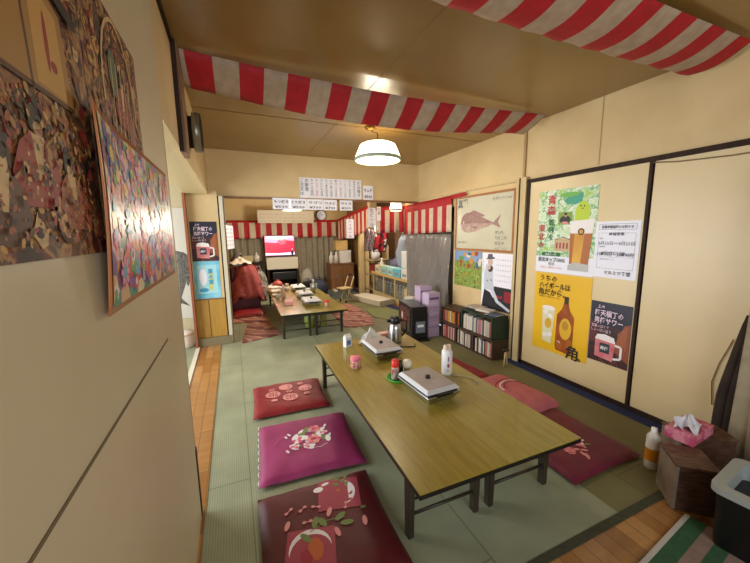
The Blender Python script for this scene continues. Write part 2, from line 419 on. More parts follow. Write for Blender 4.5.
# ------------------------------------------------------------------ pendant lamps
shade_m = pm('lamp_glass', '#f3ead2', .3, emit=3.2, col2='#ffe9bd')
brass = pm('brass', '#9a7338', .35, .8)
def pendant(name, label, loc, r, drop):
    t = empty(name, label, 'lamp', loc)
    MB().lathe([(0, 0), (.045, 0), (.05, -.012), (.03, -.03), (0, -.032)], brass, 16).build('ceiling_rose', t)
    MB().tube([(0, 0, -.02), (.03, 0, -.045), (.06, 0, -.04), (.075, 0, -.06), (.075, 0, -drop)], .004, black_p, 6).build('cord', t)
    sh = MB().lathe([(.0, -drop+.0), (.03, -drop), (r*.62, -drop-.008), (r*.76, -drop-.022), (r*.84, -drop-.06), (r*.94, -drop-.115), (r*.99, -drop-.135), (r, -drop-.155), (r*.96, -drop-.162), (0, -drop-.16)],
               shade_m, 32, cx=.075)
    sh = sh.build('shade', t)
    MB().lathe([(r*.985, -drop-.134), (r*1.01, -drop-.14), (r*1.015, -drop-.16), (r*.96, -drop-.166)], pm('shade_rim', '#a9b8a8', .35), 32, cx=.075).build('shade_rim', sh)
    MB().lathe([(0, -drop+.03), (.02, -drop+.028), (.024, -drop), (0, -drop)], brass, 12, cx=.075).build('socket', t)
    return t
pendant('pendant_lamp', 'lit white glass pendant lamp on a short black cord behind the first striped cloth', (1.25, 2.98, ZC), .22, .135)
pendant('pendant_lamp', 'lit pendant lamp in the rear room in front of the price papers', (.93, 6.0, ZC), .17, .40)
pendant('pendant_lamp', 'lit lamp hanging before the red and white curtain over the serving counter', (2.34, 4.75, ZC), .1, .47)

# ------------------------------------------------------------------ wall clocks
def clock(name, label, loc, rz, r):
    t = empty(name, label, 'clock', loc, rz)
    # faces -Y
    def ring(prof, m):
        mb = MB(); mb.lathe(prof, m, 28); mb.v = [(x, -z, y) for x, y, z in mb.v]; return mb
    ring([(0, -.03), (r*.8, -.03), (r*.8, 0), (r, 0), (r*1.02, .02, pm('clock_rim', '#8c8878', .3, .6)), (r, .045, pm('clock_rim', '#8c8878', .3, .6)), (r*.9, .05), (r*.88, .04)], dark_wood).build('case', t)
    ring([(0, .036), (r*.9, .036)], paper_w).build('dial', t)
    a = Art(start=110)
    for k in range(12):
        an = k*PI/6; a.line([(math.cos(an)*r*.72, math.sin(an)*r*.72), (math.cos(an)*r*.82, math.sin(an)*r*.82)], .006, ink)
    a.line([(0, 0), (r*.4, r*.2)], .009, ink); a.line([(0, 0), (-r*.1, r*.65)], .006, ink)
    a.build('hands', t)
    return t
clock('wall_clock', 'round dark-rimmed clock on the left upper wall beside the brown post, seen edge-on', (XL+.03, 2.62, 1.985), LW, .125)
clock('wall_clock', 'round clock on the back wall above the striped curtain', (2.04, FY1-.03, 1.75), 0, .13)

# ------------------------------------------------------------------ low tables
tt_m = pm('table_top_wood', '#9a8733', .32, col2='#8a752a', scale=5, stretch=(14, 1, 1), coat=.25)
tt2 = pm('table_top_wood_pale', '#a09040', .32, col2='#928035', scale=5, stretch=(14, 1, 1), coat=.25)
leg_m = pm('table_leg_dark', '#3a3020', .45, col2='#2b2318', scale=6)
def low_table(label, loc, rz, w, l, h=.34, top=None, group=None, warp=0):
    """origin at the near left foot corner; x along width, y along length"""
    t = empty('low_table', label, 'table', loc, rz, group)
    MB().box(0, 0, h-.022, w, l, h, top or tt_m).build('table_top', t, bevel=.001)
    MB().box(-.001, -.001, h-.024, w+.001, l+.001, h-.005, black_p).build('edge_band', t)
    MB().box(.04, .06, h-.055, w-.04, .08, h-.024, leg_m).box(.04, l-.08, h-.055, w-.04, l-.06, h-.024, leg_m).box(.04, .06, h-.055, .06, l-.06, h-.024, leg_m).box(w-.06, .06, h-.055, w-.04, l-.06, h-.024, leg_m).build('apron', t)
    for y in (.16, l-.13):
        for x in (.042, w-.042):
            MB().hexa([(x-.014, y-.02, 0), (x+.014, y-.02, 0), (x+.014, y+.015, 0), (x-.014, y+.015, 0)],
                      [(x-.016, y-.025, h-.024), (x+.016, y-.025, h-.024), (x+.016, y+.02, h-.024), (x-.016, y+.02, h-.024)], leg_m).build('leg', t, bevel=.003)
        s = MB().tube([(.05, y, .10), (w-.05, y, .10)], .0075, leg_m, 8).tube([(.05, y, .17), (w-.05, y, .17)], .006, leg_m, 8)
        s.build('stretcher', t)
    return t
low_table('low folding table, left-hand half of the nearest pair, carrying the grills', (.572, .935, 0), R(-.9), .428, 1.80)
low_table('low folding table, right-hand half of the nearest pair, beside the crimson cushion', (1.0025, .928, 0), R(-.9), .435, 1.84, top=tt2)
low_table('rear low table, half nearer the red chair, strewn with dishes', (.47, 3.95, 0), R(-1.2), .41, 2.35)
low_table('rear low table, half nearer the serving counter', (.8822, 3.9414, 0), R(-1.2), .42, 2.0, top=tt2)

# ------------------------------------------------------------------ griddles with lids
lid_m = pm('lid_surface', '#a59a97', .5, col2='#9c918e', scale=12)
def griddle(label, loc, rz, lidm=lid_m, group=None, light=False):
    t = empty('table_grill', label, 'grill', loc, rz, group)
    W, L = .225, .33
    b = MB()
    b.hexa([(.03, .035, 0), (W-.03, .035, 0), (W-.03, L-.03, 0), (.03, L-.03, 0)], [(0, 0, .048), (W, 0, .048), (W, L, .048), (0, L, .048)], steel)
    b.box(-.002, -.002, .048, W+.002, L+.002, .058, steel)
    b.build('tray', t, bevel=.003)
    MB().box(.012, .012, .058, W-.012, L-.012, .07, black_p).build('hot_plate', t, bevel=.002)
    zl = .07
    MB().hexa([(-.002, .004, zl), (W+.002, .004, zl), (W+.002, L-.002, zl), (-.002, L-.002, zl)],
              [(.014, .024, zl+.018), (W-.014, .024, zl+.018), (W-.014, L-.014, zl+.018), (.014, L-.014, zl+.018)], pm('lid_rim', '#d3d7dc', .4, .2)).build('lid', t, bevel=.003)
    MB().box(.02, .03, zl+.016, W-.02, L-.02, zl+.0195, lidm).build('lid_face', t)
    MB().lathe([(0, zl+.019), (.015, zl+.019), (.016, zl+.034), (.013, zl+.038), (0, zl+.038)], black_p, 8, cx=W/2, cy=L/2).build('lid_knob', t)
    MB().box(W*.25, -.008, .052, W*.75, .006, .068, black_p).build('lid_grip', t)
    return t
g1 = griddle('silver tabletop grill with black-knobbed lid, nearest the viewer', (.925, 1.435, .34), R(3))
griddle('silver tabletop grill with black-knobbed lid beside the thermos', (.925, 2.145, .34), R(0))
white_lid = pm('white_lid', '#dcdce0', .35)
rg = [((.82, 4.24), 'rear table white-lidded grill closest to the viewer'), ((.845, 4.83), 'white-lidded grill in the middle of the rear table row'), ((.87, 5.5), 'white-lidded grill deepest in the rear table row')]
for (x, y), lb in rg: griddle(lb, (x, y, .34), R(-1), white_lid)

# small things on the near table
def lathe_thing(name, label, cat, loc, body, cap=None, capname='cap', seg=20, extra=None, group=None):
    t = empty(name, label, cat, loc, 0, group)
    MB().lathe(body[0], body[1], seg).build('body', t)
    if cap: MB().lathe(cap[0], cap[1], seg).build(capname, t)
    return t
green_p = pm('green_plastic', '#3fae3a', .35); redcap = pm('red_plastic', '#d4281c', .35)
tag(MB().lathe([(0, .0), (.075, 0), (.082, .012), (.078, .014), (.072, .005), (0, .005)], green_p, 28).build('round_tray', None, (.955, 1.845, .34)),
    'small round bright green tray under the red-capped bottle', 'tray')
lathe_thing('seasoning_bottle', 'clear seasoning bottle with a red cap on the green tray', 'bottle', (.925, 1.835, .345),
            ([(0, 0), (.026, 0), (.026, .075), (.022, .09)], pm('bottle_label', '#cfc4bc', .4, col2='#8d2a26', scale=30)),
            ([(.023, .085), (.025, .09), (.025, .13), (.018, .135), (0, .135)], redcap))
lathe_thing('sauce_bottle', 'dark soy sauce bottle between the red-capped and white-capped ones', 'bottle', (.975, 1.865, .345),
            ([(0, 0), (.02, 0), (.022, .06), (.014, .09)], pm('soy', '#1c0f0a', .2)), ([(.014, .088), (.014, .11), (0, .112)], black_p))
lathe_thing('spice_jar', 'small jar with a cream white cap behind the soy bottle', 'jar', (1.02, 1.845, .345),
            ([(0, 0), (.022, 0), (.022, .07)], pm('jar_fill', '#b9aa98', .4)), ([(.028, .068), (.029, .075), (.029, .1), (.022, .112), (0, .114)], pm('cream_cap', '#e6dfcd', .4)))
lathe_thing('pink_lid_jar', 'small jar with a pink lid standing alone near the left table edge', 'jar', (.757, 2.135, .34),
            ([(0, 0), (.034, 0), (.037, .01), (.037, .055), (.034, .06)], pm('jar_print', '#d5c3ae', .4, col2='#b03a30', scale=60)),
            ([(.036, .056), (.039, .06), (.039, .078), (.034, .082), (0, .084)], pm('pink_plastic', '#e0708a', .4)))
t = lathe_thing('spray_canister', 'tall white canister with pale double nozzle by the right table edge', 'canister', (1.29, 1.775, .34),
            ([(0, 0), (.034, 0), (.036, .004), (.036, .16), (.03, .172), (0, .172)], white_p))
for dx in (-.013, .015):
    MB().lathe([(.014, .168), (.0145, .2), (.011, .205), (0, .205)], pm('pale_cap', '#e5cdb8', .4), 12, cx=dx).build('nozzle', t)
def cyl_warp(r):
    return lambda x, z, d: ((r+d)*math.sin(x/r), -(r+d)*math.cos(x/r), z)
a = Art(cyl_warp(.036)); a.ell(-.012, .07, .008, .014, pm('print_red', '#b2304a', .5)); a.ell(-.012, .115, .004, .02, pm('print_mauve', '#8a5f93', .5)); a.ell(-.014, .035, .006, .008, pm('print_gold', '#c2a05a', .5))
a.build('label_print', t)
tag(MB().tube([(1.30, 1.73, .345), (1.36, 1.68, .346), (1.39, 1.62, .346), (1.38, 1.57, .346), (1.36, 1.555, .346)], .004, pm('cord_grey', '#a59b80', .5), 6).build('power_cord'), 'short grey cord curling beside the white canister', 'cord')
tag(MB().tube([(1.17, 2.42, .346), (1.26, 2.36, .346), (1.36, 2.32, .346), (1.39, 2.38, .346)], .005, black_p, 6).build('power_cord'), 'black cord curling behind the far grill by the thermos', 'cord')
# thermos
t = empty('thermos_jug', 'steel thermos jug with a black lid and handle on the near table', 'jug', (1.27, 2.52, .34))
MB().lathe([(0, 0), (.058, 0), (.06, .01), (.06, .13), (.05, .165), (.042, .175)], steel, 26).build('body', t)
MB().lathe([(.044, .172), (.047, .18), (.05, .2), (.046, .225), (.03, .235), (0, .236)], black_p, 22).build('lid', t)
MB().tube([(.045, -.02, .2), (.095, -.03, .19), (.1, -.03, .12), (.058, -.02, .05)], .009, black_p, 8).build('handle', t)
MB().box(-.075, -.012, .185, -.04, .012, .215, black_p).build('spout', t, bevel=.004)
# tissue in a glass / small items at the far left
t = empty('small_carton', 'tiny white and blue carton at the far left table corner', 'carton', (.845, 2.585, .34), R(20))
MB().box(-.03, -.02, 0, .03, .02, .085, white_p).hexa([(-.03, -.02, .085), (.03, -.02, .085), (.03, .02, .085), (-.03, .02, .085)], [(-.03, -.002, .11), (.03, -.002, .11), (.03, .002, .11), (-.03, .002, .11)], white_p).build('body', t)
a = Art(start=60); a.rect(-.02, .02, .02, .06, pm('carton_blue', '#5a7fb8', .5)); a.build('print', t)
def crumple(name, label, cat, loc, r, m, rz=0, seed=1, parent=None):
    rnd = random.Random(seed); ph = [rnd.random()*6 for _ in range(4)]
    mb = MB()
    def fn(u, v):
        x, y = (u-.5)*2, (v-.5)*2; rr = math.hypot(x, y)
        z = r[2]*max(0, 1-rr*.75)*(1+.35*math.sin(5*math.atan2(y, x)+ph[0]))+.12*r[2]*math.sin(x*7+ph[1])*math.cos(y*6+ph[2])
        return (x*r[0]*(1-.25*math.cos(y*3+ph[3])), y*r[1], max(.001, z))
    mb.grid(fn, 18, 18, m)
    o = mb.build(name, parent, loc, rz)
    if parent is None: tag(o, label, cat)
    return o
wrap_m = pm('thin_plastic', '#e4e6ea', .25, trans=.2)
crumple('plastic_bag', 'crumpled white plastic bag behind the far grill', 'bag', (1.07, 2.62, .34), (.11, .06, .10), wrap_m, .4, 3)
tag(MB().box(1.20, 2.66, .34, 1.31, 2.74, .38, pm('pink_pack', '#c99a92', .5)).build('tissue_pack', bevel=.005), 'small dusty pink pack between the white bag and the thermos', 'pack')

# ------------------------------------------------------------------ zabuton cushions
def pillow_z(u, v, h):  # u, v in -1..1
    e = max(0, 1-abs(u)**5)*max(0, 1-abs(v)**5)
    return h*(.32+.68*e**.45)
def zabuton(label, cen, w, l, rz, m, h=.05, z0=0, art=None, tassel=None, group=None, name='floor_cushion', dome=0):
    t = empty(name, label, 'cushion', (cen[0], cen[1], z0), rz, group)
    mb = MB(); n = 30
    def xy(u, v):
        pin = 1-.05*(1-abs(v)**2) if False else 1
        x = u*w/2*(1-.03*(1-v*v)); y = v*l/2*(1-.03*(1-u*u)); return x, y
    def top(a, b):
        u, v = (a-.5)*2, (b-.5)*2; x, y = xy(u, v)
        wr = .0035*math.sin(9*u+4*v)*math.sin(7*v-3*u)*(abs(u*v))**.3
        return (x, y, pillow_z(u, v, h)+wr + dome*(1-u*u)*(1-v*v))
    def bot(a, b):
        u, v = (a-.5)*2, (b-.5)*2; x, y = xy(u, v); e = max(0, 1-abs(u)**5)*max(0, 1-abs(v)**5)
        return (x, y, h*.32*(1-e**.4))
    mb.grid(top, n, n, m); mb.grid(bot, n, n, m)
    mb.build('cover', t)
    if art:
        wp = lambda x, y, d: (x, y, top(x/w+.5, y/l+.5)[2]+.0012+d)
        a = Art(wp); art(a); a.build('embroidery', t)
    if tassel:
        mb = MB()
        for k in range(9):
            y = -l/2+.02+k*(l-.04)/8.0
            mb.tube([(-w/2+.004, y, h*.25), (-w/2-.003, y+.02, h*.3), (-w/2+.002, y+.045, h*.25)], .003, tassel, 5)
        mb.build('edge_stitching', t)
    return t
crim = pm('red_silk', '#8a1620', .55, col2='#7a1019', scale=9, bump=.1)
mag = pm('magenta_silk', '#982c64', .6, col2='#852252', scale=7, bump=.12, coat=0)
mar = pm('maroon_silk', '#5d0e19', .55, col2='#4e0a14', scale=9, bump=.1)
wine = pm('wine_silk', '#6b0f30', .5, col2='#5c0b29', scale=8, bump=.1)
pk = pm('thread_pink', '#d98d88', .6); pk2 = pm('thread_rose', '#d0587a', .6); wh = pm('thread_white', '#e3dcdc', .6)
bl = pm('thread_blue', '#93a3bd', .6); gn = pm('thread_green', '#6e7d42', .6); rs = pm('square_rose', '#9c3a4a', .6)
cr2 = pm('thread_crimson', '#9b1f35', .6); org = pm('thread_orange', '#b85a2a', .6)
def art_circles(a):
    for x, y, r in ((-.02, .11, .055), (-.125, .01, .056), (.13, .04, .055), (.0, -.075, .058)):
        a.ell(x, y, r, r, pk, n=22)
        a.line([(x-r*.7, y), (x+r*.7, y)], .006, crim); a.line([(x, y-r*.7), (x, y+r*.7)], .006, crim)
        for s in (-1, 1):
            for w_ in (-1, 1): a.ell(x+s*r*.42, y+w_*r*.42, r*.2, r*.2, crim, n=8); a.k += 1; a.ell(x+s*r*.42, y+w_*r*.42, r*.1, r*.1, pk, n=6); a.k -= 2
    for x, y in ((-.13, .09), (.0, .02), (.10, .13), (-.12, -.09), (.13, -.06)):
        a.ell(x, y, .025, .02, pk, n=12); a.ell(x, y, .016, .012, crim, n=10); a.ell(x, y, .007, .006, pk, n=6)
def art_bouquet(a):
    rnd = random.Random(5)
    for i in range(26):
        an = rnd.random()*2*PI; r = .12*rnd.random()**.6; x, y = r*math.cos(an)*1.1, r*math.sin(an)*.75
        a.ell(x, y, .036, .017, rnd.choice((wh, bl, wh, wh, bl, gn)), a=rnd.random()*3, n=8); a.k -= .7
    for x, y, r in ((.05, .085, .042), (.03, -.02, .048), (-.06, .0, .036), (-.085, -.055, .028), (.1, .03, .025), (-.02, -.07, .026)):
        for k in range(6):
            an = k*PI/3; a.ell(x+r*.5*math.cos(an), y+r*.5*math.sin(an), r*.5, r*.38, (wh, pk2)[k % 2] if r < .04 else (pk2, pk)[k % 2], a=an, n=9); a.k -= .8
        a.ell(x, y, r*.38, r*.34, pk if r < .04 else cr2, n=9)
    for x, y in ((-.13, .05), (-.11, .07), (.13, -.01), (.12, .1), (-.13, -.09)): a.ell(x, y, .018, .008, wh, a=x*9, n=7)
    a.line([(-.2, .0), (-.17, .05), (-.12, .07)], .003, pk2); a.line([(.0, -.1), (.06, -.11), (.1, -.09)], .003, wh)
def art_maroon(a):
    for (sx, sy, ang) in ((.09, .145, -.2), (-.09, -.10, -.2)):
        ca, sa = math.cos(ang), math.sin(ang); k0 = a.k
        n = 6; P = lambda x, y: (sx+x*ca-y*sa, sy+x*sa+y*ca); s = .098
        a._put([P((i/n-.5)*2*s, (j/n-.5)*2*s) for j in range(n+1) for i in range(n+1)], [(j*(n+1)+i, j*(n+1)+i+1, (j+1)*(n+1)+i+1, (j+1)*(n+1)+i) for j in range(n) for i in range(n)], rs)
    a.k += 1
    # crescent in the upper square
    def cres(cx, cy, r, a0, a1, w, m):
        pts = [(cx+r*math.cos(t), cy+r*math.sin(t)) for t in [a0+(a1-a0)*i/12 for i in range(13)]]
        pin = [(cx+(r-w*math.sin(PI*i/12))*math.cos(a1-(a1-a0)*i/12), cy+(r-w*math.sin(PI*i/12))*math.sin(a1-(a1-a0)*i/12)) for i in range(13)]
        for i in range(12): a._put([pts[i], pts[i+1], pin[11-i], pin[12-i]], [(0, 1, 2, 3)], m, False)
    cres(.085, .15, .085, -1.3, .9, .035, wh); a.k += 1
    cres(-.09, -.09, .085, -.2, 3.3, .025, wh); a.k += 1
    a.ell(-.0, .20, .024, .018, wh); a.ell(.04, .225, .02, .01, wh, a=.2)
    for x, y in ((.1, .24), (.13, .22), (.09, .2), (.15, .25), (.14, .19)): a.ell(x, y, .018, .01, gn, a=x*30, n=8); a.k -= .5
    a.ell(.09, .16, .012, .01, org, n=8)
    a.k += 1; a.ell(-.07, -.1, .03, .05, org); a.ell(-.11, -.12, .025, .03, cr2)
    a.line([(-.08, -.02), (0, .01), (.08, 0)], .004, gn)
    for x, y, an in ((-.05, .02, 1.2), (-.02, .01, 2), (.06, .01, .5), (.08, -.03, -.2), (-.1, -.04, 2.2)): a.ell(x, y, .03, .014, gn, a=an, n=10); a.k -= .5
    a.k += 1
    for x, y, an in ((.02, .05, 1.1), (.03, -.06, 1.7), (.155, -.05, 1.4), (-.165, .045, 1.2)): a.ell(x, y, .026, .011, pk, a=an, n=10); a.k -= .5
    for x, y, an in ((-.15, .12, .6), (-.09, .11, .6), (-.03, .1, -.4), (.1, .06, 1.2), (-.08, .035, .0)):
        ca, sa = math.cos(an), math.sin(an)
        a.ell(x+.014*ca, y+.014*sa, .009, .008, pk, n=6); a.ell(x-.014*ca, y-.014*sa, .009, .008, pk, n=6); a.k -= 1; a.line([(x-.02*ca, y-.02*sa), (x+.02*ca, y+.02*sa)], .004, pk)
    a.ell(.17, .02, .014, .007, gn, n=7)
zabuton('bright red floor cushion with pale round crest motifs', (.335, 2.535), .55, .50, R(-3), crim, art=art_circles)
zabuton('magenta floor cushion with a white and pink bouquet', (.345, 1.875), .58, .56, R(-4), mag, art=art_bouquet, tassel=wh, h=.055)
zabuton('maroon floor cushion with two rose squares and scattered leaves', (.295, 1.245), .56, .58, R(-2), mar, art=art_maroon, h=.055)
def art_spray(a):
    rnd = random.Random(9)
    for i in range(34):
        an = rnd.random()*2*PI; r = .12*rnd.random()**.6
        a.ell(-.08+r*math.cos(an)*1.2, -.09+r*math.sin(an), .022, .01, rnd.choice((pk, wh, gn, pk)), a=rnd.random()*3, n=7); a.k -= .7
    for x, y, r in ((-.10, -.12, .035), (-.05, -.07, .025), (-.01, -.11, .022)):
        for k in range(6):
            an = k*PI/3; a.ell(x+r*.5*math.cos(an), y+r*.5*math.sin(an), r*.5, r*.36, pk if k % 2 else pk2, a=an, n=8); a.k -= .8
zabuton('wine red floor cushion with a small flower spray, flat right of the table front', (1.80, 1.27), .56, .58, R(0), wine, art=art_spray, h=.05)
pinkc = pm('pink_cotton', '#bf6a70', .7, col2='#b35e66', scale=10)
def art_swirl(a):
    for r in (.11, .085, .06):
        pts = [(.02+r*1.5*math.cos(t), .0+r*math.sin(t)) for t in [-.3+i*3.6/14 for i in range(15)]]
        a.line(pts, .012, cr2 if r != .085 else wh)
zabuton('thick pink cushion with a crimson swirl, pushed up beside the table', (1.93, 1.80), .34, .58, R(6), pinkc, h=.10, z0=.0, art=art_swirl, dome=.01)
zabuton('deep red floor cushion half hidden behind the white canister', (1.77, 2.42), .54, .56, R(3), crim, h=.045)

# ------------------------------------------------------------------ bookcase and books
bk_wood = pm('bookcase_wood', '#4a3423', .5, col2='#3a281a', scale=6, stretch=(1, 8, 8))
grn_wood = pm('green_board', '#1d3020', .6, col2='#233a27', scale=8)
def shelf_unit(label, y0, y1, z0, z1, x0, x1, side=None, mids=(), name='book_shelf', topm=None):
    t = empty(name, label, 'bookcase', (x0, y0, z0))
    D = x1-x0; L = y1-y0; H = z1-z0; s = side or bk_wood
    MB().box(0, 0, 0, D, .014, H, s).build('side_panel', t); MB().box(0, L-.014, 0, D, L, H, s).build('side_panel', t)
    MB().box(0, .014, 0, D, L-.014, .016, bk_wood).build('bottom_board', t)
    MB().box(0, .014, H-.014, D, L-.014, H, topm or bk_wood).build('top_board', t)
    MB().box(D-.01, .014, .016, D, L-.014, H-.014, bk_wood).build('back_board', t)
    for m in mids: MB().box(0, m-.006, .016, D-.01, m+.006, H-.014, bk_wood).build('divider', t)
    return t
shelf_unit('long low dark bookcase of paperbacks standing on the tatami', 2.46, 3.36, 0, .205, 2.34, 2.55, mids=(.3, .6))
shelf_unit('open dark wooden book box stacked at the purple display end', 2.99, 3.36, .205, .395, 2.34, 2.55)
shelf_unit('green-sided book box stacked nearest the sliding door', 2.48, 2.97, .205, .44, 2.34, 2.55, side=grn_wood, topm=grn_wood)
bcols = {'pale': '#b5a797', 'red': '#8c2a1c', 'yellow': '#bf9a1f', 'orange': '#b55a24', 'blue grey': '#4f5c70', 'brown': '#55331f', 'white': '#cfc7ba', 'pink': '#b06c68', 'dark': '#2c2622'}
page = pm('book_pages', '#d2c7ae', .8)
def book_mesh(cname):
    t = empty('paperback_book', 'x', 'book')
    m = pm('cover_'+cname.replace(' ', '_'), bcols[cname], .5)
    MB().box(0, 0, 0, .11, .0016, 1, m).box(0, 0, 0, .0016, 1, 1, m).box(0, .9984, 0, .11, 1, 1, m).build('cover', t)
    MB().box(.0016, .05, .01, .105, .95, .98, page).build('pages', t)
    return t
BM = {}
def book(cname, x, y, z, th, h, label, group):
    if cname not in BM:
        BM[cname] = book_mesh(cname); o = BM[cname]
    else: o = copy_tree(BM[cname])
    o.location = (x, y, z); o.scale = (1, th, h); o['label'] = label; o['group'] = group
    return o
rnd = random.Random(3)
def row(y0, y1, x, z, hmax, cols, where, group, cap=200):
    y = y1-.004
    while y > y0+.012:
        th = rnd.uniform(.014, .024)
        if y-th < y0: break
        c = rnd.choice(cols); h = hmax*rnd.uniform(.86, .98)
        book(c, x+rnd.uniform(0, .01), y-th, z+.0006, th*.94, h, f'{c} spined paperback in {where}', f'{c} spined books in {where}')
        y -= th+.0006
W1 = 'the lowest bookcase row'
row(2.48, 2.745, 2.35, .016, .165, ['pale', 'white', 'brown', 'blue grey', 'white', 'pink'], W1, 'g')
row(2.775, 3.045, 2.35, .016, .165, ['pale', 'white', 'blue grey', 'brown', 'pale'], W1, 'g')
row(3.075, 3.34, 2.35, .016, .16, ['pale', 'brown', 'red', 'white', 'pink'], W1, 'g')
row(3.01, 3.34, 2.35, .221, .15, ['red', 'orange', 'yellow', 'yellow', 'orange', 'dark', 'pale'], 'the open brown box', 'g')
row(2.50, 2.95, 2.35, .221, .175, ['pale', 'white', 'pink', 'pale', 'white', 'pink', 'blue grey'], 'the green-sided box', 'g')
# books lying on top
def flat_book(label, x, y, z, w, l, h, c, rz):
    t = empty('stacked_book', label, 'book', (x, y, z), rz)
    m = pm('cover_'+c.replace(' ', '_'), bcols[c], .5)
    MB().box(-w/2, -l/2, 0, w/2, l/2, .003, m).box(-w/2, -l/2, h-.003, w/2, l/2, h, m).box(-w/2, -l/2, .003, -w/2+.003, l/2, h-.003, m).build('cover', t)
    MB().box(-w/2+.003, -l/2+.004, .003, w/2-.004, l/2-.004, h-.003, page).build('pages', t)
flat_book('dark book lying flat at the back of the green box top', 2.47, 2.87, .44, .12, .17, .025, 'dark', .2)
flat_book('pale magazine lying on the dark book atop the green box', 2.46, 2.86, .465, .15, .2, .012, 'pale', .05)
flat_book('brown book lying flat on the green box beside the magazine', 2.44, 2.68, .44, .13, .18, .02, 'brown', -.3)
flat_book('pale book lying crooked on top of the brown one', 2.44, 2.69, .46, .12, .17, .018, 'white', .25)
flat_book('blue grey book at the door end of the green box top', 2.46, 2.55, .44, .13, .10, .015, 'blue grey', .1)
# thin stand by the bookcase with a black bulb on pale legs
t = empty('small_stand', 'small pale rod stand with a black head by the bookcase end', 'stand', (2.36, 2.30, 0))
MB().tube([(-.02, 0, 0), (-.008, 0, .15)], .007, cream_wood, 8).tube([(.02, 0, 0), (.008, 0, .15)], .007, cream_wood, 8).build('leg', t)
MB().blob((-.015, 0, .165), (.02, .02, .018), black_p).blob((.018, 0, .165), (.018, .018, .018), black_p).build('head', t)

# ------------------------------------------------------------------ heater and purple display boxes
t = empty('fan_heater', 'black boxy heater with a glass side next to the purple boxes', 'heater', (1.905, 3.33, 0), R(-8))
MB().box(-.03, -.05, 0, .22, .50, .02, black_p).build('base_plate', t, bevel=.004)
MB().box(0, 0, .02, .20, .48, .42, black_p).build('cabinet', t, bevel=.012)
MB().box(-.006, .06, .1, .001, .42, .38, pm('heater_glass', '#3a2c28', .1, spec=.8)).build('glass_window', t)
a = Art(lambda x, z, d: (-.006-d, x, z)); a.ell(.2, .2, .05, .05, pm('glow_red', '#a03028', .4)); a.ell(.32, .26, .03, .05, pm('glow_pale', '#c9a79c', .4)); a.build('painted_glow', t)  # glow in the heater glass painted as flat colour, not emitting
MB().box(.05, -.004, .10, .17, .001, .24, pm('heater_panel', '#6c7480', .3)).build('control_panel', t)
MB().box(.07, -.006, .17, .15, -.003, .2, white_p).build('label_sticker', t)
prp = pm('purple_card', '#bfaac8', .6, col2='#b39dbf', scale=3); prp_d = pm('purple_print', '#6d4b86', .6)
def display(label, loc, rz, w, d, h):
    t = empty('display_box', label, 'box', loc, rz)
    MB().box(0, 0, 0, w, d, h, prp).build('carton', t, bevel=.003)
    a = Art(); a.rect(.012, h-.085, w-.012, h-.055, prp_d)
    for i in range(3): a.text('●'*0+'OOOOOO', w/2, h-.08-.16*i, .03, wh if i == 0 else prp_d, width=w*.75, align='c', bold=True) if False else None
    for i in range(3):
        z = h*.66-h*.22*i; a.rect(.01, z, w-.01, z+.008, pm('purple_band', '#8b6fa3', .6)); a.k -= 1
        for j in range(5): a.ell(.03+j*(w-.06)/4, z+.055, .012, .02, pm('purple_pale', '#cbb9d6', .6), n=8)
    a.build('print', t)
display('tall lilac display box, the one further back', (2.205, 3.64, 0), R(-3), .17, .16, .60)
display('tall lilac display box nearest the bookcase', (2.165, 3.375, 0), R(2), .165, .14, .56)

# ------------------------------------------------------------------ plastic sheet
pl_m = pm('plastic_sheet', '#908b86', .2, alpha=.62, spec=.6)
def psh(u, v):
    y = lerp(3.46, 4.66, u); z = lerp(1.275, .06, v)
    x = XR-.05-.03*math.sin(u*9+v*4.5)*(.25+v*.75)-.006*math.sin(u*31-v*9)-.03*v*math.sin(u*4+1)
    return (x, y, z)
o = MB().grid(psh, 90, 24, pl_m).build('plastic_sheet'); tag(o, 'translucent grey plastic sheet hanging under the striped curtain by the heater', 'plastic sheet')
o.modifiers.new('t', 'SOLIDIFY').thickness = .001
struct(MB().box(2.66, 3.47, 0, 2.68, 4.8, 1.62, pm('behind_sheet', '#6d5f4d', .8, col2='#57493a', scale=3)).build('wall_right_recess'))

# ------------------------------------------------------------------ prints on the right wall
def wallpaper_sheet(name, label, cat, y_left, y_right, z0, z1, m, x=XR-.003, thick=.0015):
    k = (x-.002)/XR; y_left *= k; y_right *= k; z0 = 1.3+(z0-1.3)*k; z1 = 1.3+(z1-1.3)*k
    return sheet(name, label, cat, y_left-y_right, z1-z0, m, (x, y_left, z0), RW, thick=thick), y_left-y_right, z1-z0
DX = XR-.0245
# green beer poster
gp = multi_mat('leaf_print', ['#8fb87a', '#dfe9d2', '#b9d6a4', '#e8efe2', '#5da565', '#cfe0bd', '#9cc85a'], 13, kind='noise', dist=.6)
o, w, h = wallpaper_sheet('beer_poster', 'green and white poster with a tall beer glass and red vertical writing', 'poster', 2.215, 1.682, .935, 1.648, gp, DX)
gold = pm('beer_gold', '#c98a22', .4, col2='#dba93a', scale=5); amber = pm('beer_amber', '#a95f1c', .4); foam = pm('foam', '#ece6e4', .5)
yel = pm('lime_yellow', '#b7cf2c', .5); teal = pm('teal_ink', '#2f9a80', .5); redi = pm('red_ink', '#c2413c', .6); dgr = pm('dark_green_ink', '#2f6b3a', .6)
a = Art()
a.rect(0, 0, w, h*.20, paper_w); a.k += 1
a.ell(w*.62, h*.86, .08, .035, teal, n=14, jag=.15); a.ell(w*.70, h*.9, .04, .03, teal); a.ell(w*.55, h*.93, .09, .02, pm('mid_green', '#67b04a', .5))
a.ell(w*.78, h*.71, .062, .095, yel, n=20); a.k += 1; a.ell(w*.745, h*.79, .006, .008, ink, n=8); a.ell(w*.80, h*.785, .006, .008, ink, n=8)
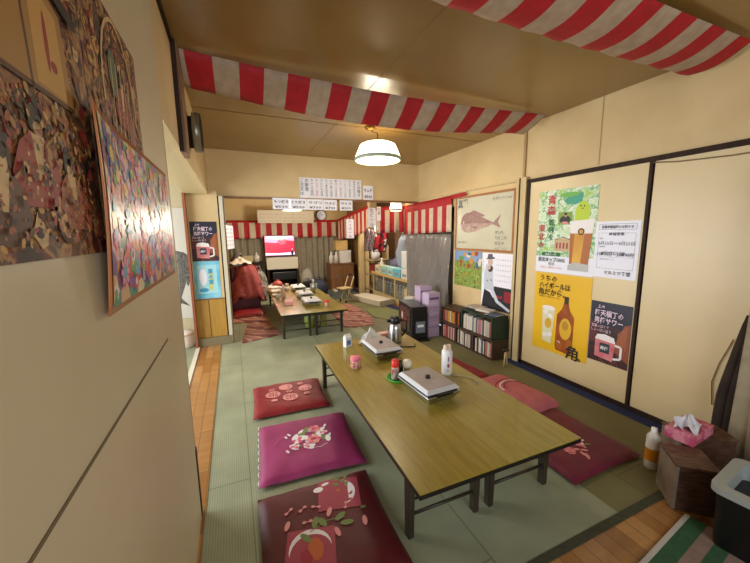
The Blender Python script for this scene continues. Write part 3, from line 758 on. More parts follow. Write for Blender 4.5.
a.ell(w*.775, h*.76, .012, .006, org, n=8)
a.k += 1; a.rect(w*.38, h*.585, w*.62, h*.73, pm('field_green', '#7c9c3a', .5)); a.ell(w*.50, h*.64, .05, .035, pm('jacket', '#26312f', .6)); a.ell(w*.505, h*.695, .013, .018, pm('skin_print', '#b98a68', .6)); a.ell(w*.505, h*.71, .014, .01, ink); a.ell(w*.50, h*.605, .03, .012, pk)
a.rect(w*.34, h*.27, w*.62, h*.42, pm('tan_print', '#c3a77c', .5)); a.k += 1
for i in range(4): a.rect(w*(.37+i*.06), h*.30, w*(.40+i*.06), h*.37, rs); a.k -= .9
a.line([(w*.34, h*.4), (w*.5, h*.44), (w*.62, h*.4)], .006, brown_wood)
a.k += 1
a.poly([(w*.62, h*.12), (w*.92, h*.12), (w*.96, h*.54), (w*.60, h*.54)], amber); a.poly([(w*.66, h*.13), (w*.80, h*.13), (w*.84, h*.5), (w*.68, h*.5)], gold)
a.poly([(w*.61, h*.48), (w*.955, h*.48), (w*.975, h*.64), (w*.585, h*.62)], foam); a.ell(w*.78, h*.50, .028, .028, ink); a.ell(w*.78, h*.50, .018, .018, gold)
a.poly([(w*.60, h*.05), (w*.93, h*.05), (w*.93, h*.13), (w*.70, h*.15), (w*.60, h*.11)], pm('glass_base_print', '#b7b6b2', .4))
a.build('artwork', o)
a = Art(start=14)
a.vtext('青森', w*.25, h*.95, .085, redi, bold=True); a.vtext('東北の', w*.085, h*.60, .07, redi, bold=True); a.vtext('乾杯を', w*.27, h*.66, .06, dgr, bold=True)
a.rect(w*.12, h*.205, w*.46, h*.25, dgr); a.text('最高の一杯', w*.29, h*.213, .022, paper_w, align='c')
a.text('東北ホップ100%', w*.05, h*.135, .045, pm('grey_ink', '#4c5c60', .6), width=w*.5, bold=True); a.text('使用', w*.25, h*.09, .03, pm('grey_ink', '#4c5c60', .6))
a.text('お酒は二十歳になってから', w*.1, h*.05, .02, redi, width=w*.4)
a.build('lettering', o)
# yellow highball poster
yp = pm('yellow_print', '#eabf0c', .45, col2='#e2ab10', scale=2, lo=.2, hi=.8)
o, w, h = wallpaper_sheet('highball_poster', 'bright yellow poster with a whisky bottle and ice glass', 'poster', 2.205, 1.675, .215, .925, yp, DX)
a = Art()
gl = pm('ice_glass_print', '#dcd6ae', .3); wsk = pm('whisky_print', '#8a3d12', .35, col2='#a9551c', scale=14)
a.poly([(w*.20, h*.12), (w*.37, h*.10), (w*.42, h*.55), (w*.17, h*.56)], gl); a.ell(w*.295, h*.56, w*.125, h*.03, foam)
for x, z, q in ((.24, .5, .3), (.33, .46, -.4), (.25, .2, .2), (.34, .22, .5)): a.ell(w*x, h*z, .03, .022, foam, a=q, n=5)
a.ell(w*.30, h*.36, .034, .045, pm('glass_gold', '#d7a62e', .4))
a.poly([(w*.47, h*.05), (w*.73, h*.03), (w*.76, h*.1), (w*.76, h*.5), (w*.68, h*.58), (w*.65, h*.66), (w*.57, h*.66), (w*.54, h*.58), (w*.46, h*.5), (w*.45, h*.1)], wsk)
a.rect(w*.575, h*.65, w*.65, h*.74, pm('cap_print', '#3a2414', .4)); a.ell(w*.62, h*.34, .055, .095, pm('label_gold', '#d9ab22', .5)); a.ell(w*.615, h*.38, .03, .04, pm('label_gold2', '#b98a18', .5))
a.ell(w*.53, h*.12, .03, .04, amber); a.ell(w*.70, h*.16, .03, .05, amber)
a.poly([(w*.46, h*.16), (w*.5, h*.17), (w*.55, h*.14), (w*.53, h*.17)], foam)
a.build('artwork', o)
a = Art(start=12); dk = pm('brown_ink', '#3a2208', .6)
a.text('うちの', w*.10, h*.905, .06, dk, bold=True); a.text('ハイボールは', w*.09, h*.815, .062, dk, width=w*.57, bold=True); a.text('角だから。', w*.08, h*.725, .068, dk, width=w*.50, bold=True)
a.text('飲酒は二十歳になってから', w*.10, h*.69, .018, dk, width=w*.4)
a.text('角', w*.66, h*.005, .125, ink, bold=True); a.text('。', w*.86, h*.005, .09, ink, bold=True)
a.build('lettering', o)
# white notice
o, w, h = wallpaper_sheet('paper_notice', 'white printed notice sheet with handwritten dates pinned above the dark sour poster', 'notice', 1.682, 1.376, .943, 1.366, paper_w, DX)
gi = pm('notice_ink', '#3a3a46', .6)
a = Art()
def frame(a, x0, z0, x1, z1, t, m): a.line([(x0, z0), (x1, z0), (x1, z1), (x0, z1), (x0, z0)], t, m)
frame(a, .025, h-.06, w-.025, h-.02, .002, gi); frame(a, .025, .07, w-.025, h-.085, .0015, gi)
for z in (.155, .19, .255): a.line([(.025, z), (w-.025, z)], .001, gi)
a.build('ruled_frame', o)
a = Art(start=5)
a.text('営業時間短縮のお知らせ', w/2, h-.05, .024, gi, align='c', width=w*.72, bold=True); a.text('時短営業', w/2, h-.102, .024, gi, align='c', width=w*.34, bold=True)
a.text('期間', .035, h-.13, .012, gi); a.text('3月12日～3月21日', w/2, h-.172, .032, gi, align='c', width=w*.82)
a.text('営業時間', .035, h-.19, .011, gi); a.text('11時00分から', w*.2, h-.235, .02, gi); a.text('まで', w*.6, h-.235, .02, gi)
a.text('11時00分～20時00分', w/2, .165, .032, gi, align='c', width=w*.84, bold=True); a.text('ご理解をお願いします', .04, .135, .011, gi)
a.text('マルミツ食堂', w*.28, .028, .032, ink, width=w*.6, bold=True)
a.build('lettering', o)
# dark sour poster
def sour(o, w, h, small=False):
    a = Art()
    nv = pm('night_blue', '#17182c', .4); plum = pm('sour_pink', '#c8606a', .35, col2='#d98a8c', scale=12)
    a.rect(0, h*.62, w, h, nv); a.poly([(w*.62, h*.25), (w, h*.1), (w, h*.72), (w*.85, h*.68)], pm('shop_glow', '#8c4a2a', .5)); a.poly([(0, h*.3), (w*.2, h*.34), (w*.2, h*.6), (0, h*.7)], pm('shop_glow2', '#5d2626', .5))
    for i in range(7): a.rect(w*(.72+.03*i), h*(.3+.03*(i % 3)), w*(.735+.03*i), h*(.55+.02*i), pm('glow_tan', '#b0683a', .5)); a.k -= .9
    a.k += 1
    # mug
    cxm = w*.42
    pts = [(cxm+w*.24, h*.34), (cxm+w*.40, h*.33), (cxm+w*.40, h*.14), (cxm+w*.23, h*.11)]
    a.line(pts, w*.055, foam); a.k += 1
    a.poly([(cxm-w*.24, h*.09), (cxm+w*.22, h*.06), (cxm+w*.26, h*.40), (cxm-w*.24, h*.42)], plum)
    a.poly([(cxm-w*.25, h*.38), (cxm+w*.26, h*.36), (cxm+w*.22, h*.45), (cxm, h*.48), (cxm-w*.2, h*.46)], foam)
    a.rect(cxm-w*.12, h*.17, cxm+w*.13, h*.33, pm('mug_badge', '#22303a', .5)); a.text('男梅', cxm, h*.22, h*.07, foam, align='c', width=w*.2, bold=True)
    a.build('artwork', o)
    a = Art(start=14); p2 = pm('pink_white_ink', '#e8cfe0', .6)
    a.text('上々', w*.18, h*.90, h*.06, p2, bold=True); a.text('梅天横丁の', w*.12, h*.775, h*.115, p2, width=w*.70, bold=True); a.text('男梅サワー', w*.12, h*.655, h*.115, p2, width=w*.70, bold=True)
    a.text('甘酸っぱくて', w*.06, h*.575, h*.06, p2, width=w*.44); a.text('しょっぱい旨さ', w*.06, h*.51, h*.06, p2, width=w*.5)
    a.build('lettering', o)
dp = multi_mat('night_street', ['#1c1014', '#2e161a', '#4a2222', '#241018', '#5c2d22'], 16, kind='noise', dist=1)
o, w, h = wallpaper_sheet('sour_poster', 'dark night-street poster with a pink sour mug, below the white notice', 'poster', 1.668, 1.372, .275, .755, dp, DX)
sour(o, w, h)
# framed red fish print
fr_m = pm('fish_frame_wood', '#a3683a', .45)
t = empty('framed_fish_print', 'large wood-framed print of a red sea bream with ink writing', 'picture', (XR-.004, 3.42, 1.085), RW)
w, h = .945, .635
MB().box(0, -.02, 0, w, 0, .022, fr_m).box(0, -.02, h-.022, w, 0, h, fr_m).box(0, -.02, .022, .022, 0, h-.022, fr_m).box(w-.022, -.02, .022, w, 0, h-.022, fr_m).build('frame', t)
MB().box(.022, -.008, .022, w-.022, -.001, h-.022, pm('fish_paper', '#c9c4a6', .25, col2='#c2bc9c', scale=4)).build('backing_paper', t)
def fish(a, cx, cz, L, H, m, m2, flip=1, n=26):
    P = []
    for i in range(n+1):
        u = i/n; th = H*(math.sin(PI*u**.62))**.8*(1-.45*u)+.02*H
        P.append((u, th))
    up = [(cx+flip*L*(u-.5), cz+th*(.62+.1*(1-u))) for u, th in P]; lo = [(cx+flip*L*(u-.5), cz-th*.5) for u, th in P]
    a._put(up+lo, [(i, i+1, n+1+i+1, n+1+i) for i in range(n)], m)
    a._put([(cx+flip*L*(u-.5), cz+th*.05) for u, th in P]+lo, [(i, i+1, n+1+i+1, n+1+i) for i in range(n)], m2)
    xt = cx+flip*L*.48
    a.poly([(xt, cz+.01*L), (xt+flip*L*.2, cz+L*.17), (xt+flip*L*.12, cz+.02*L), (xt+flip*L*.2, cz-L*.09), (xt, cz-.02*L)], m)
    a.poly([(cx-flip*L*.22, cz+H*.6), (cx-flip*L*.08, cz+H*.72), (cx+flip*L*.25, cz+H*.42), (cx+flip*L*.2, cz+H*.35), (cx-flip*L*.15, cz+H*.45)], m)
    a.poly([(cx-flip*L*.15, cz-.02), (cx+flip*L*.05, cz-H*.15), (cx-flip*L*.02, cz-H*.3)], m)
fm = pm('fish_ink', '#7a3430', .6, col2='#945a50', scale=22, lo=.3, hi=.7); fm2 = pm('fish_belly_ink', '#a0705f', .6, col2='#b89a84', scale=22)
a = Art(start=26); fish(a, w*.40, h*.48, .56, .22, fm, fm2); a.ell(w*.165, h*.52, .012, .012, foam); a.ell(w*.165, h*.52, .006, .006, ink)
for i in range(8): a.line([(w*(.26+.035*i), h*.62), (w*(.26+.035*i)+.01, h*.44)], .002, fm2)
a.build('fish_print', t)
a = Art(start=26); a.text('真鯛', w*.05, h*.80, .11, ink, width=.17, bold=True); a.text('全長七十八㎝', w*.66, h*.86, .04, gi, width=.26)
for i, s in enumerate(('釣人', '平成 二年', '青森沖', '十月二十日')): a.text(s, w*.72, h*.30-h*.09*i, .042, gi, width=.13+.03*(i % 2)*1.2)
a.text('魚拓 見事なり', w*.05, h*.13, .03, gi)
a.build('lettering', t)
MB().box(.024, -.0185, .024, w-.024, -.0175, h-.024, pm('picture_glass', '#ffffff', .05, alpha=.08, spec=.6)).build('glass', t)
# landscape poster
lp = multi_mat('meadow_print', ['#4f7a34', '#6f9a42', '#8db055', '#587f3a', '#b0a040', '#3f6430'], 22, kind='noise', dist=.5)
o, w, h = wallpaper_sheet('meadow_poster', 'small torn poster of a green flower meadow under the fish print', 'poster', 3.44, 2.945, .64, 1.075, lp)
a = Art(); a.rect(0, h*.72, w, h, pm('print_sky', '#7f9cc4', .5)); a.k += 1
for i in range(18):
    a.ell(w*rnd.uniform(.04, .96), h*rnd.uniform(.55, .95), rnd.uniform(.02, .05), rnd.uniform(.015, .04), pm('pc%d' % (i % 5), ['#a8442e', '#3d5f9a', '#c9903a', '#5f8f45', '#d8d4c2'][i % 5], .5), n=9); a.k -= .8
a.k += 1
for i in range(30): a.ell(w*rnd.uniform(.03, .97), h*rnd.uniform(.05, .5), .008, .008, pm('flower_dots', '#d6cf6a', .5), n=6)
a.build('artwork', o)
# calendar
o, w, h = wallpaper_sheet('calendar_poster', 'white calendar poster of a person in a hat and pale dress', 'calendar', 2.935, 2.475, .45, 1.07, paper_w)
a = Art(); dkb = pm('cal_dark', '#1e2028', .5); drs = pm('dress_print', '#c4cad6', .5)
a.rect(w*.42, 0, w, h*.42, dkb); a.k += 1; a.rect(w*.75, h*.18, w*.98, h*.36, pm('cal_red', '#8e2030', .5)); a.rect(w*.45, h*.22, w*.7, h*.27, pm('cal_red', '#8e2030', .5))
a.poly([(w*.02, 0), (w*.6, 0), (w*.5, h*.14), (w*.3, h*.3), (w*.1, h*.34)], dkb)
a.poly([(w*.10, h*.34), (w*.42, h*.34), (w*.38, h*.62), (w*.34, h*.78), (w*.14, h*.8), (w*.08, h*.6)], drs)
a.poly([(w*.30, h*.36), (w*.42, h*.36), (w*.58, h*.18), (w*.95, h*.06), (w*.92, h*.02), (w*.5, h*.14)], drs)
a.ell(w*.28, h*.84, w*.085, h*.06, pm('face_print', '#c9ae9c', .6)); a.poly([(w*.12, h*.88), (w*.42, h*.90), (w*.42, h*.93), (w*.36, h*.93), (w*.34, h*.985), (w*.2, h*.98), (w*.18, h*.91)], pm('hat_print', '#55565e', .6))
a.ell(w*.29, h*.72, w*.09, h*.055, pm('hair_print', '#3c322e', .6), a=.5); a.ell(w*.24, h*.74, w*.06, h*.04, pm('face_print', '#c9ae9c', .6))
a.ell(w*.2, h*.5, .014, .01, pm('dress_dot', '#7b88a0', .6), n=8); a.ell(w*.33, h*.52, .014, .01, pm('dress_dot', '#7b88a0', .6), n=8)
a.build('artwork', o)
a = Art(start=12)
for i in range(5): a.text('1  2  3  4  5  6  7', w*.48, h*(.88-.09*i), .022, gi, width=w*.44)
a.vtext('カレンダー', w*.05, h*.86, .028, gi)
a.build('lettering', o)

# ------------------------------------------------------------------ posters on the near left wall
def lw_sheet(name, label, y0, y1, z0, z1, m): return sheet(name, label, 'poster', y1-y0, z1-z0, m, (XL+.003, y0, z0), LW), y1-y0, z1-z0
pal = {k: pm('ukiyo_'+k, v, .6) for k, v in dict(dark='#1d1512', brown='#4e2f1c', ochre='#9a7036', gold='#b98d48', cream='#c4a574', red='#8c2a20', rust='#8f4a28', green='#4d5e44', pink='#9a5a48', grey='#57483a', blue='#3d4450').items()}
um = multi_mat('ukiyo_ground', ['#2c1c14', '#5a3520', '#8a5a30', '#3a2218', '#a67c46', '#6a2a1c', '#241812'], 11, kind='noise', dist=1.5, rough=.6)
def collage(a, w, h, seed, n, smax=.03):
    r = random.Random(seed); K = ['dark', 'brown', 'ochre', 'gold', 'cream', 'red', 'rust', 'brown', 'dark', 'red', 'pink', 'rust', 'ochre', 'gold', 'brown']
    kb = a.k
    for i in range(n):
        a.k = kb+(i % 22)*.8
        x, z = r.uniform(.02, w-.02), r.uniform(.02, h-.02); t = r.random(); m = pal[r.choice(K)]; m2 = pal[r.choice(K)]; s = r.uniform(.006, smax)*(1 if i < n*.4 else .55)
        s = min(s, x-.002, w-x-.002, z-.002, h-z-.002)
        if s < .004: continue
        q = r.random()*6.28; c, d = math.cos(q), math.sin(q)
        if t < .25:
            pts = []
            for k in range(8): an = k*PI/4; rr_ = s*r.uniform(.5, 1); pts.append((x+rr_*math.cos(an), z+rr_*math.sin(an)))
            a.poly(pts, m); a.ell(x, z, s*.3, s*.4, m2, a=q, n=8)
        elif t < .40:
            for k in range(3): a.ell(x, z, s*(1-.28*k), s*(1-.28*k), (m, m2)[k % 2], a=q, a0=0, a1=2.4, n=8)
        elif t < .62:
            for k in range(4): a.line([(x-s*c*.8-k*s*.2*d, z-s*d*.8+k*s*.2*c), (x-k*s*.22*d, z+k*s*.2*c), (x+s*c*.6-k*s*.15*d, z+s*d*.5+k*s*.2*c)], s*.1, (m, m2)[k % 2])
        elif t < .8:
            a.ell(x, z, s*.9, s*.35, m, a=q, n=10); a.ell(x+s*.2*c, z+s*.2*d, s*.3, s*.16, m2, a=q, n=7)
        else:
            for k in range(6): a.ell(x+s*.6*math.cos(k), z+s*.6*math.sin(k*1.7), s*.18, s*.18, (m, m2)[k % 2], n=6); a.k -= .9
def figure(a, x, z, s, robe, dots, lean=0):
    """a robed figure of an old print: hair, face, wide sleeves"""
    k = a.k
    P = lambda px, pz: (x+s*(px+lean*pz), z+s*pz)
    a.poly([P(-.9, -1), P(.9, -1), P(1.1, -.2), P(.7, .5), P(.25, .75), P(-.3, .75), P(-.8, .4), P(-1.15, -.3)], robe)
    a.poly([P(-.28, .72), P(.28, .72), P(.12, -.2), P(-.1, -.2)], pal['cream'])
    for i in range(16):
        an = i*2.4; rr = .2+.05*i; a.ell(*P(rr*math.cos(an)*.9, -.25+rr*math.sin(an)*.6), s*.05, s*.05, dots, n=7); a.k -= 1
    a.k += 1
    a.ell(*P(0, 1.0), s*.25, s*.32, pal['cream'], n=14); a.ell(*P(0, 1.24), s*.33, s*.2, pal['dark'], n=12); a.ell(*P(-.28, 1.02), s*.1, s*.26, pal['dark'], n=9); a.ell(*P(.3, 1.06), s*.09, s*.24, pal['dark'], n=9)
    a.ell(*P(0, 1.5), s*.14, s*.12, pal['dark'], n=9)
    a.line([P(-.14, 1.05), P(-.04, 1.03)], s*.035, pal['dark']); a.line([P(.04, 1.03), P(.14, 1.05)], s*.035, pal['dark']); a.line([P(-.05, .84), P(.05, .84)], s*.04, pal['red'])
    a.line([P(.3, .5), P(1.1, 1.1)], s*.08, pal['ochre'])
o, w, h = lw_sheet('print_poster', 'big brown and gold poster of robed figures, nearest on the left wall', .02, .765, 1.272, 1.80, um)
a = Art(); collage(a, w, h, 4, 1100); a.k = 24
a.poly([(w*.50, h*.40), (w*.90, h*.42), (w*.88, h*.66), (w*.72, h*.74), (w*.52, h*.66)], pal['ochre']); a.poly([(w*.76, h*.43), (w*.87, h*.43), (w*.86, h*.64), (w*.76, h*.67)], pal['gold'])
a.line([(w*.74, h*.40), (w*.73, h*.72)], .006, pal['brown']); a.line([(w*.5, h*.4), (w*.9, h*.42)], .007, pal['brown']); a.line([(w*.5, h*.67), (w*.72, h*.745), (w*.89, h*.66)], .008, pal['brown'])
a.ell(w*.81, h*.55, .006, .04, pal['red'], n=9); a.ell(w*.83, h*.50, .01, .008, pal['red'], n=9)
a.line([(w*.63, h*.5), (w*.64, h*.54), (w*.63, h*.57)], .004, pal['dark'])
figure(a, w*.72, h*.22, .052, pal['red'], pal['cream'], .1); a.k += 1
figure(a, w*.84, h*.16, .045, pal['rust'], pal['gold'], -.2); a.k += 1
figure(a, w*.60, h*.12, .045, pal['brown'], pal['pink'], .1); a.k += 1
figure(a, w*.42, h*.22, .06, pal['red'], pal['gold'], .15); a.k += 1
a.poly([(w*.74, h*.76), (w*.86, h*.72), (w*.97, h*.82), (w*.96, h*.97), (w*.88, h*.82)], pal['red'])
a.poly([(w*.60, h*.75), (w*.64, h*.73), (w*.94, h*.66), (w*.95, h*.69), (w*.70, h*.78)], pal['dark'])
kk = a.k; a.k = kk+1
r = random.Random(8)
for i in range(260):
    x, z = r.uniform(w*.5, w*.97), r.uniform(h*.03, h*.36); s_ = r.uniform(.003, .008); a.ell(x, z, s_, s_*.6, pal[r.choice(['gold', 'dark', 'ochre', 'rust', 'red', 'brown'])], a=r.random()*3, n=6); a.k = kk+1+(i % 5)*.5
for i in range(9): a.ell(w*(.55+.02*i), h*(.70+.03*(i % 4)), .007, .009, pal['dark'], n=7); a.k -= .8
a.build('artwork', o)
o, w, h = lw_sheet('print_poster', 'brown and red figure poster partly behind the colourful curling one', .775, 1.165, 1.30, 1.785, um)
a = Art(); collage(a, w, h, 14, 500); a.k = 24
figure(a, w*.55, h*.62, .05, pal['red'], pal['cream'], .05)
for k_ in range(20): t_ = k_*PI/19; a.line([(w*.52+.12*math.cos(t_), h*.62+.17*math.sin(t_)), (w*.52+.12*math.cos(t_+.17), h*.62+.17*math.sin(t_+.17))], .008, pal['cream'])
a.ell(w*.4, h*.72, .03, .05, pal['green'], n=9); a.ell(w*.7, h*.5, .03, .06, pal['pink'], n=9)
for i in range(6): a.line([(w*(.35+.08*i), h*.40), (w*(.38+.08*i), h*.78)], .004, pal['cream'])
a.build('artwork', o)
# colourful curling poster
w, h = .76, .365
def curl(x, z): return .018*max(0, 1-x/.2)**1.6*(.15+.85*z/h)+.004+.006*math.sin(z*9)*(1-x/w)
def cw(x, z, d): return (x, -curl(x, z)-d, z)
cp = multi_mat('flower_print', ['#3f8f7a', '#c45a86', '#d8b08a', '#6a4f9a', '#4f9a5a', '#c94f4a', '#d8d0a8', '#3f7fae', '#d88a3a', '#e0b8c8', '#7a3f6a'], 24, rough=.3)
t = empty('flower_poster', 'colourful poster crowded with flowers, curling away from the left wall', 'poster', (XL+.006, .70, 1.16), LW)
mb = MB()
mb.grid(lambda u, v: (u*w, -curl(u*w, v*h), v*h), 30, 10, pm('poster_edge', '#b9754a', .3), True)
o = mb.build('paper', t); o.modifiers.new('t', 'SOLIDIFY').thickness = .001
a = Art(cw, start=4)
a.rect(.02, .012, w-.008, h-.014, cp, n=24)
r = random.Random(21); FL = ['#d85a92', '#e0c04a', '#5aa8c8', '#d8483a', '#e8d8dc', '#7a55a8', '#4fa060', '#e08a4a', '#3a5a9a', '#e6a0b8']
FM = [pm('fl%d' % i, c, .35) for i, c in enumerate(FL)]; kb = a.k
for i in range(330):
    a.k = kb+1+(i % 20)*.8
    x, z = r.uniform(.035, w-.03), .025+(h-.05)*r.random(); s = r.uniform(.010, .022)*(1.4 if z < .12 else 1)
    s = min(s, x-.025, w-.014-x, z-.016, h-.016-z)
    if s < .004: continue
    m, m2 = r.choice(FM), r.choice(FM)
    if r.random() < .5:
        for k in range(5): a.ell(x+s*.6*math.cos(k*1.257), z+s*.6*math.sin(k*1.257), s*.42, s*.42, m, n=7); a.k -= .95
        a.ell(x, z, s*.3, s*.3, m2, n=7)
    elif r.random() < .5: a.ell(x, z, s, s*.45, m, a=r.random()*3, n=8)
    else:
        a.ell(x, z, s*.8, s*.8, m, n=10); a.ell(x, z, s*.45, s*.45, m2, n=8)
for x, z, s, c in ((.09, h-.07, .04, 8), (.17, .17, .035, 2), (.30, .16, .03, 3), (.42, .2, .03, 1), (.52, .1, .03, 0), (.1, .07, .035, 9), (.3, .06, .03, 0)):
    a.k = kb+20
    for k in range(8): a.ell(x+s*.65*math.cos(k*PI/4), z+s*.65*math.sin(k*PI/4), s*.3, s*.2, FM[c], a=k*PI/4, n=8); a.k -= .9
    a.ell(x, z, s*.4, s*.4, FM[(c+3) % 10], n=12)
a.build('artwork', t)

# ------------------------------------------------------------------ posters on the end wall + fish scroll in side room
o = sheet('sour_poster', 'dark sour mug poster on the narrow wall at the end of the wooden threshold', 'poster', .275, .45, dp, (-.432, 4.247, 1.005), 0); sour(o, .275, .45)
o = sheet('blue_poster', 'pale blue poster hung just under the dark mug poster on the narrow wall', 'poster', .265, .435, pm('blue_print', '#4fb4d8', .4, col2='#8fd0e4', scale=7), (-.43, 4.247, .568), 0)
a = Art(); a.rect(.03, .06, .235, .39, pm('pale_blue', '#a8dbe6', .4)); a.k += 1; a.ell(.09, .25, .04, .1, paper_w, n=12); a.rect(.15, .1, .19, .33, pm('blue_yellow', '#c8cf7a', .4)); a.ell(.09, .1, .05, .025, pm('sea', '#3a9ac4', .4), n=10)
a.build('artwork', o)
a = Art(start=10); a.vtext('夏の宴', .17, .35, .06, pm('sea', '#3a9ac4', .4), bold=True); a.build('lettering', o)
o = sheet('fish_scroll', 'white paper with a black ink fish print in the side room', 'picture', .6, 1.35, pm('scroll_paper', '#bdb8aa', .6), (-1.02, 4.592, .28), 0)
a = Art(lambda x, z, d: (.33+z*.95, -d, .66-x*.95)); fish(a, .12, .06, .62, .24, pm('fish_black', '#35332f', .7, col2='#6b675e', scale=40), pm('fish_grey', '#8a857a', .7, col2='#4a4742', scale=40)); a.build('fish_print', o)
t = empty('paper_drum', 'white drum-shaped stool just inside the side room doorway', 'stool', (-.61, 4.32, 0))
MB().lathe([(0, 0), (.11, 0), (.12, .03), (.12, .16), (.11, .19), (0, .19)], pm('drum_white', '#e3dfd2', .5), 24).build('body', t)
MB().lathe([(.122, .15), (.126, .155), (.122, .165)], cream_wood, 24).build('band', t)

# ------------------------------------------------------------------ papers on the header
def lined(label, x0, x1, z0, z1, cols, rz=0, y=YH-.005, name='menu_paper', header=None, group=None, small=False):
    o = sheet(name, label, 'menu sheet', x1-x0, z1-z0, paper_w, (x0, y, z0), 0, group)
    w, h = x1-x0, z1-z0; a = Art()
    for i, s in enumerate(cols):
        x = w-(i+.6)*w/len(cols); sz = min(h*.9/len(s)/1.05, w/len(cols)*.8); a.vtext(s, x, h-.01, sz, pm('red_ink', '#c2413c', .6) if i in (4, 9) else gi)
    a.build('lettering', o)
    return o
lined('long white menu sheet of vertical handwriting high on the header', .835, 1.678, 1.765, 2.018,
      ['お品書き', '焼肉定食五百円', 'ホルモン焼四百円', 'ジンギスカン六百円', 'レバー焼五百円', '豚ロース六百円', 'とり皮三百円', 'もつ煮込四百円', 'カルビ七百円', 'キムチ二百円', 'ライス百円', 'お新香', 'ご注文は'])
def price(label, x0, x1, z0, z1, top, bot):
    o = sheet('price_card', label, 'price card', x1-x0, z1-z0, paper_w, (x0, YH-.016, z0), 0); w, h = x1-x0, z1-z0; a = Art()
    a.text(top, w/2, h*.56, h*.3, gi, align='c', width=w*.82, bold=True); a.text(bot, w/2, h*.12, h*.3, gi, align='c', width=w*.75, bold=True); a.build('lettering', o)
price('leftmost price card in the row pinned on the header beam', .49, .70, 1.612, 1.752, 'もつ焼き', '¥500')
price('second price card from the left on the header beam', .705, .915, 1.612, 1.75, 'とり焼き', '¥500')
price('third price card from the left on the header beam', .92, 1.13, 1.612, 1.748, 'サガリ', '¥700')
price('fourth price card from the left on the header beam', 1.135, 1.32, 1.61, 1.745, 'カルビ', '¥700')
price('separate price card to the right on the header beam', 1.36, 1.54, 1.61, 1.745, 'ライス', '¥200')
price('small price paper beside the long menu sheet on the header', 1.70, 1.85, 1.76, 1.95, 'キムチ', '¥300')
o = sheet('price_list', 'broad faded white price list hanging in the rear room above the television', 'menu sheet', 1.19, .27, pm('faded_paper', '#b9ad96', .7), (.515, 7.4, 1.54), 0)
a = Art()
for j in range(3):
    for i in range(6): a.text(('焼肉 600', '豚汁 200', '焼そば', 'ビール')[(i+j) % 4], .04+i*.165, .17-j*.07, .04, pm('faded_ink', '#8a8a90', .7), width=.13)
a.build('lettering', o)
tag(MB().tube([(.53, 7.4, 1.81), (.53, 7.4, ZC)], .002, white_cloth, 5).tube([(1.69, 7.4, 1.81), (1.69, 7.4, ZC)], .002, white_cloth, 5).build('hanging_string'), 'pair of thin strings holding the faded price list', 'string')
def strip(label, x, y, z0, z1, w, txt, rz=0):
    o = sheet('paper_strip', label, 'paper strip', w, z1-z0, paper_w, (x, y, z0), rz); a = Art(); h = z1-z0
    a.vtext(txt, w/2, h-.01, min(w*.8, h*.9/len(txt)), gi); a.build('lettering', o)
strip('paper strip hanging over the striped curtain fold beyond the header', 2.0, 4.9, 1.40, 1.70, .13, '生ビール')
strip('slanting paper strip with writing beside the long one beyond the header', 2.16, 4.92, 1.5, 1.72, .07, '冷酒')
strip('paper strip pinned low on the rising striped curtain', 2.0, 6.0, 1.21, 1.57, .15, 'ハイボール')
o = sheet('notice_list', 'white list with lines of writing on the rear left wall', 'notice', .5, .42, paper_w, (-.112, 6.3, 1.05), R(74))
a = Art()
for i in range(5): a.text('本日のおすすめ', .05, .34-i*.07, .04, gi, width=.4)
a.build('lettering', o)

# ------------------------------------------------------------------ rear room: TV corner
t = empty('television', 'flat television showing a red and pink programme against the back wall', 'television', (.645, 7.70, .81))
MB().box(0, 0, 0, .665, .05, .47, black_p).build('casing', t, bevel=.006)
MB().box(.012, -.003, .025, .653, .002, .455, pm('screen_red', '#c21f3a', .3, emit=1.1)).build('screen', t)
a = Art(start=12)
def em(n, c, s=1.1): return pm(n, c, .4, emit=s)
a.poly([(.012, .32), (.25, .30), (.45, .36), (.653, .34), (.653, .455), (.012, .455)], em('scr_pink', '#e08aa8')); a.poly([(.05, .40), (.3, .38), (.6, .42), (.6, .45), (.05, .45)], em('scr_white', '#e6dfe8'))
a.ell(.38, .33, .09, .07, em('scr_rose', '#d84a60')); a.rect(.33, .36, .42, .4, em('scr_green', '#7fae8c')); a.poly([(.012, .025), (.653, .025), (.653, .09), (.3, .07), (.012, .08)], em('scr_lilac', '#dcb8d8'))
a.ell(.6, .08, .03, .06, em('scr_dark', '#2a2440', .3)); a.ell(.6, .15, .018, .02, em('scr_face', '#c89a88', .8))
a.build('screen_picture', t)
MB().box(.18, .0, -.02, .48, .05, .0, black_p).build('foot', t)
t = empty('tv_stand', 'white-fronted stand under the television', 'cabinet', (.66, 7.55, 0))
MB().box(0, 0, .53, .68, .4, .79, pm('stand_white', '#d8d2be', .5)).build('body', t)
MB().box(0, .0, 0, .04, .4, .53, dark_wood).box(.64, 0, 0, .68, .4, .53, dark_wood).box(.0, .38, 0, .68, .4, .53, dark_wood).build('frame', t)
MB().box(.1, -.08, .30, .62, .3, .47, black_p).build('recorder_shelf', t, bevel=.01)
t = empty('rear_sideboard', 'low dark sideboard left of the television stand', 'sideboard', (-.08, 7.5, 0))
MB().box(0, 0, 0, .66, .42, .71, dark_wood).build('body', t)
for i in range(2): o = MB().box(.02+.32*i, -.012, .05, .32+.3*i, 0, .57, brown_wood).build('door', t); MB().box(.27+.1*i, -.03, .3, .29+.1*i, -.012, .34, steel).build('handle', o)
